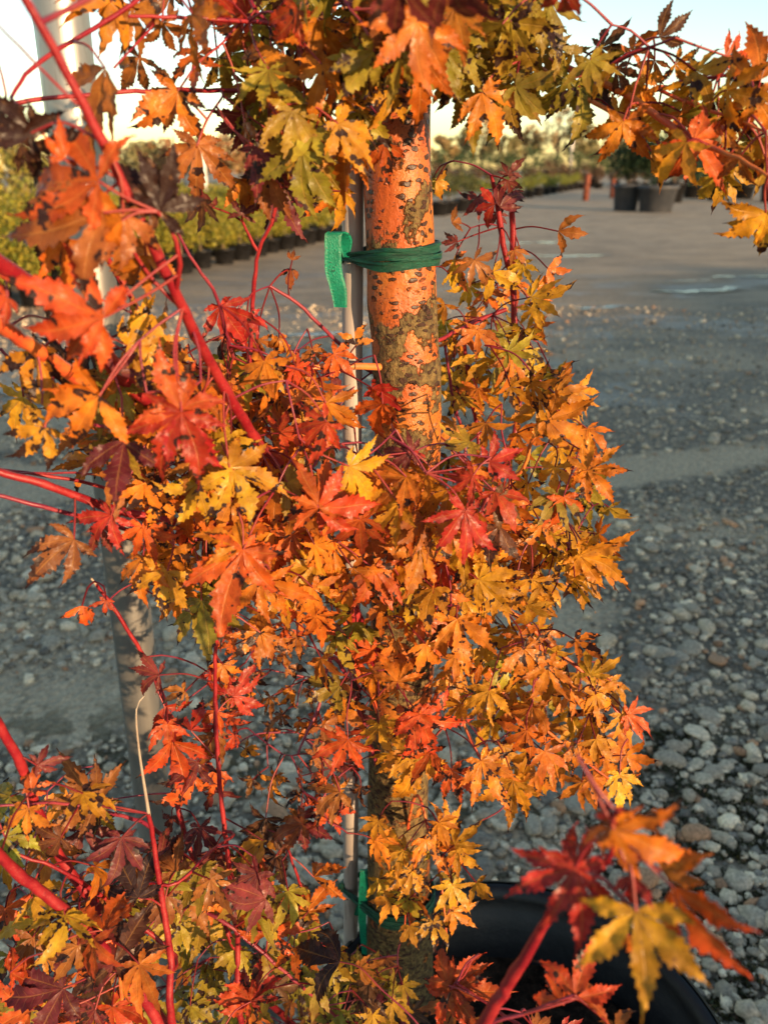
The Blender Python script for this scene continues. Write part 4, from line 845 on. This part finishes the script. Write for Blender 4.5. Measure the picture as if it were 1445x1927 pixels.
for l in LEAVES:
    q = l['p'] - EYE; dz = q @ FW; inview.append(abs(q @ RT / dz) < .50 and abs(q @ UP / dz) < .66)
score = score + np.array(inview) * 1.0
ordl = np.argsort(-score)
vs, fs, cs, axs, o_ = [], [], [], [], 0
for rank, k in enumerate(ordl):
    V, fa, C, AX, *pet = build_leaf(LEAVES[k], rank < 300)
    if rank < 300:
        o = mesh_obj('leaf', V, fa, MAT['leaf'], maple, attrs={'col': ('FLOAT_COLOR', C), 'aux': ('FLOAT_VECTOR', AX)})
        mesh_obj('petiole', *pet[0], MAT['petiole'], o)
    else: vs.append(V); fs.append(fa + o_); cs.append(C); axs.append(AX); o_ += len(V)
tag(mesh_obj('leaves', np.vstack(vs), np.vstack(fs), MAT['leaf'], maple, attrs={'col': ('FLOAT_COLOR', np.vstack(cs)), 'aux': ('FLOAT_VECTOR', np.vstack(axs))}), kind='stuff')
print('LEAVES', len(LEAVES), 'twigs', len(twigs))

# ------------------------------------------------------------------ stake and ties
s0, s1 = at(664, 420, .765), at(660, 1650, .765)
sd = (s1 - s0) / (s1[2] - s0[2]); sb = s0 + sd * (SOILZ - .08 - s0[2]); st = s0 + sd * (1.62 - s0[2])
SR = .0101
root = empty('support_stake', tuple(sb))
v, f = tube(np.outer(np.linspace(0, 1, 40), st - sb) , np.full(40, SR) * (1 + rng.normal(0, .012, 40)), 24); mesh_obj('shaft', v, f, MAT['stake'], root)
v, f = lathe([(.0005, .004), (SR * .8, .003), (SR * 1.05, 0), (SR * 1.05, -.012), (SR, -.012)], 20); mesh_obj('end_cap', v + (st - sb), f, MAT['stake'], root)
tag(root, 'slim grey stake standing against the maple trunk', 'stake')
def ribbon(path, width_vec, th=.0006):
    """path (n,3), width_vec (n,3) half-width vectors: a thin solid strip"""
    path = np.asarray(path); n = len(path); m = 7
    T = np.gradient(path, axis=0); N = np.cross(T, width_vec); N /= np.linalg.norm(N, axis=1)[:, None] + 1e-9
    u = np.linspace(-1, 1, m); A = path[:, None] + width_vec[:, None] * u[None, :, None]
    V = np.concatenate([(A + N[:, None] * th).reshape(-1, 3), (A - N[:, None] * th).reshape(-1, 3)])
    i = np.arange(n - 1)[:, None]; j = np.arange(m - 1)[None, :]
    f = np.stack([i * m + j, (i + 1) * m + j, (i + 1) * m + j + 1, i * m + j + 1], -1).reshape(-1, 4)
    g = f[:, ::-1] + n * m
    e = []
    for q in range(n - 1):
        for c in (0, m - 1): e.append([q * m + c, (q + 1) * m + c, (q + 1) * m + c + n * m, q * m + c + n * m])
    return V, np.vstack([f, g, np.array(e)])
def make_tie(py, lab, tail_pts, hw):
    zc = at(750, py, LT - .033)[2]; tc = trunk_pt(zc); k = np.argmin(np.abs(TP[:, 2] - zc)); tr = TR[k] * 1.055 + .0012
    sc_ = s0 + sd * (zc - s0[2])
    a = np.linspace(0, 2 * math.pi, 240, endpoint=False)
    pts = np.vstack([np.stack([tc[0] + np.cos(a) * tr, tc[1] + np.sin(a) * tr], -1), np.stack([sc_[0] + np.cos(a) * (SR + .0012), sc_[1] + np.sin(a) * (SR + .0012)], -1)])
    P = sorted(map(tuple, pts))
    def half(P):
        h = []
        for p in P:
            while len(h) > 1 and (h[-1][0] - h[-2][0]) * (p[1] - h[-2][1]) - (h[-1][1] - h[-2][1]) * (p[0] - h[-2][0]) <= 0: h.pop()
            h.append(p)
        return h
    hull = np.array(half(P)[:-1] + half(P[::-1])[:-1]); hull = np.vstack([hull, hull[:1]])
    Ls = np.concatenate([[0], np.cumsum(np.linalg.norm(np.diff(hull, axis=0), axis=1))]); q = np.linspace(0, Ls[-1], 150)
    xy = np.stack([np.interp(q, Ls, hull[:, 0]), np.interp(q, Ls, hull[:, 1])], -1)
    root = empty('tree_tie', (sc_[0], sc_[1], zc))
    o = np.array([sc_[0], sc_[1], zc]); parts = []
    ff = np.clip((xy[:, 0] - sc_[0] + SR) / (tc[0] + tr - sc_[0]), 0, 1)          # 0 at the stake, 1 at the far side of the trunk
    pinch = .45 + .55 * np.minimum(1, ff * 2.2); fan = np.minimum(1, ff * 2.0)
    for b, (dz, hwid, out) in enumerate(((.0070, .0042, .0), (-.0062, .0044, .0006), (.0008, .0030, .0022), (.0104, .0016, .0016), (-.0022, .0012, .0030))):
        cz = zc + dz * fan * hw + .0012 * np.sin(q * 60 + b * 2) + .004 * (ff - .5)
        ctr2 = (tc[:2] + sc_[:2]) / 2; dirn = xy - ctr2; dirn /= np.linalg.norm(dirn, axis=1)[:, None]
        pth = np.column_stack([xy + dirn * (out + .0004 * np.sin(q * 150 + b)[:, None]), cz])
        wv = np.column_stack([dirn * (.0009 * np.sin(q * 90 + b * 1.7))[:, None], hwid * pinch * hw * (1 + .12 * np.sin(q * 70 + b * 3))])
        v, f = ribbon(pth, wv); mesh_obj('band', v - o, f, MAT['bandtie'], root)
    tp_ = np.array([at(*t[:3]) for t in tail_pts]); hwd = [t[3] * depth(at(*t[:3])) / F / 2 for t in tail_pts]
    Pt, Rt = smooth_path(tp_, hwd, .003)
    wv = np.tile([1.0, -.25, 0], (len(Pt), 1)) * Rt[:, None]; wv[:, 1] += .3 * Rt * np.sin(np.linspace(0, 3, len(Pt)))
    v, f = ribbon(Pt, wv, .0007); mesh_obj('tail', v - o, f, MAT['tie'], root)
    kn = lathe([(.0005, -.008), (.005, -.006), (.0065, 0), (.005, .006), (.0005, .008)], 14); kv = kn[0] * np.array([1, .7, 1]) + np.array([-SR - .002, -.004, 0]); mesh_obj('knot', kv, kn[1], MAT['bandtie'], root)
    tag(root, lab, 'tree tie')
make_tie(490, 'green plastic tie with a hanging tail, binding the upper trunk to the stake', [(652, 486, .752, 10), (650, 455, .748, 26), (640, 440, .742, 34), (628, 440, .738, 32), (627, 470, .738, 31), (628, 510, .740, 32), (637, 545, .742, 31), (641, 578, .744, 24)], .9)
make_tie(1722, 'green plastic tie around the foot of the maple trunk', [(670, 1722, .752, 8), (682, 1690, .745, 14), (684, 1650, .742, 16), (686, 1638, .738, 16), (684, 1680, .734, 18), (682, 1730, .732, 15), (686, 1795, .732, 9)], 1.15)
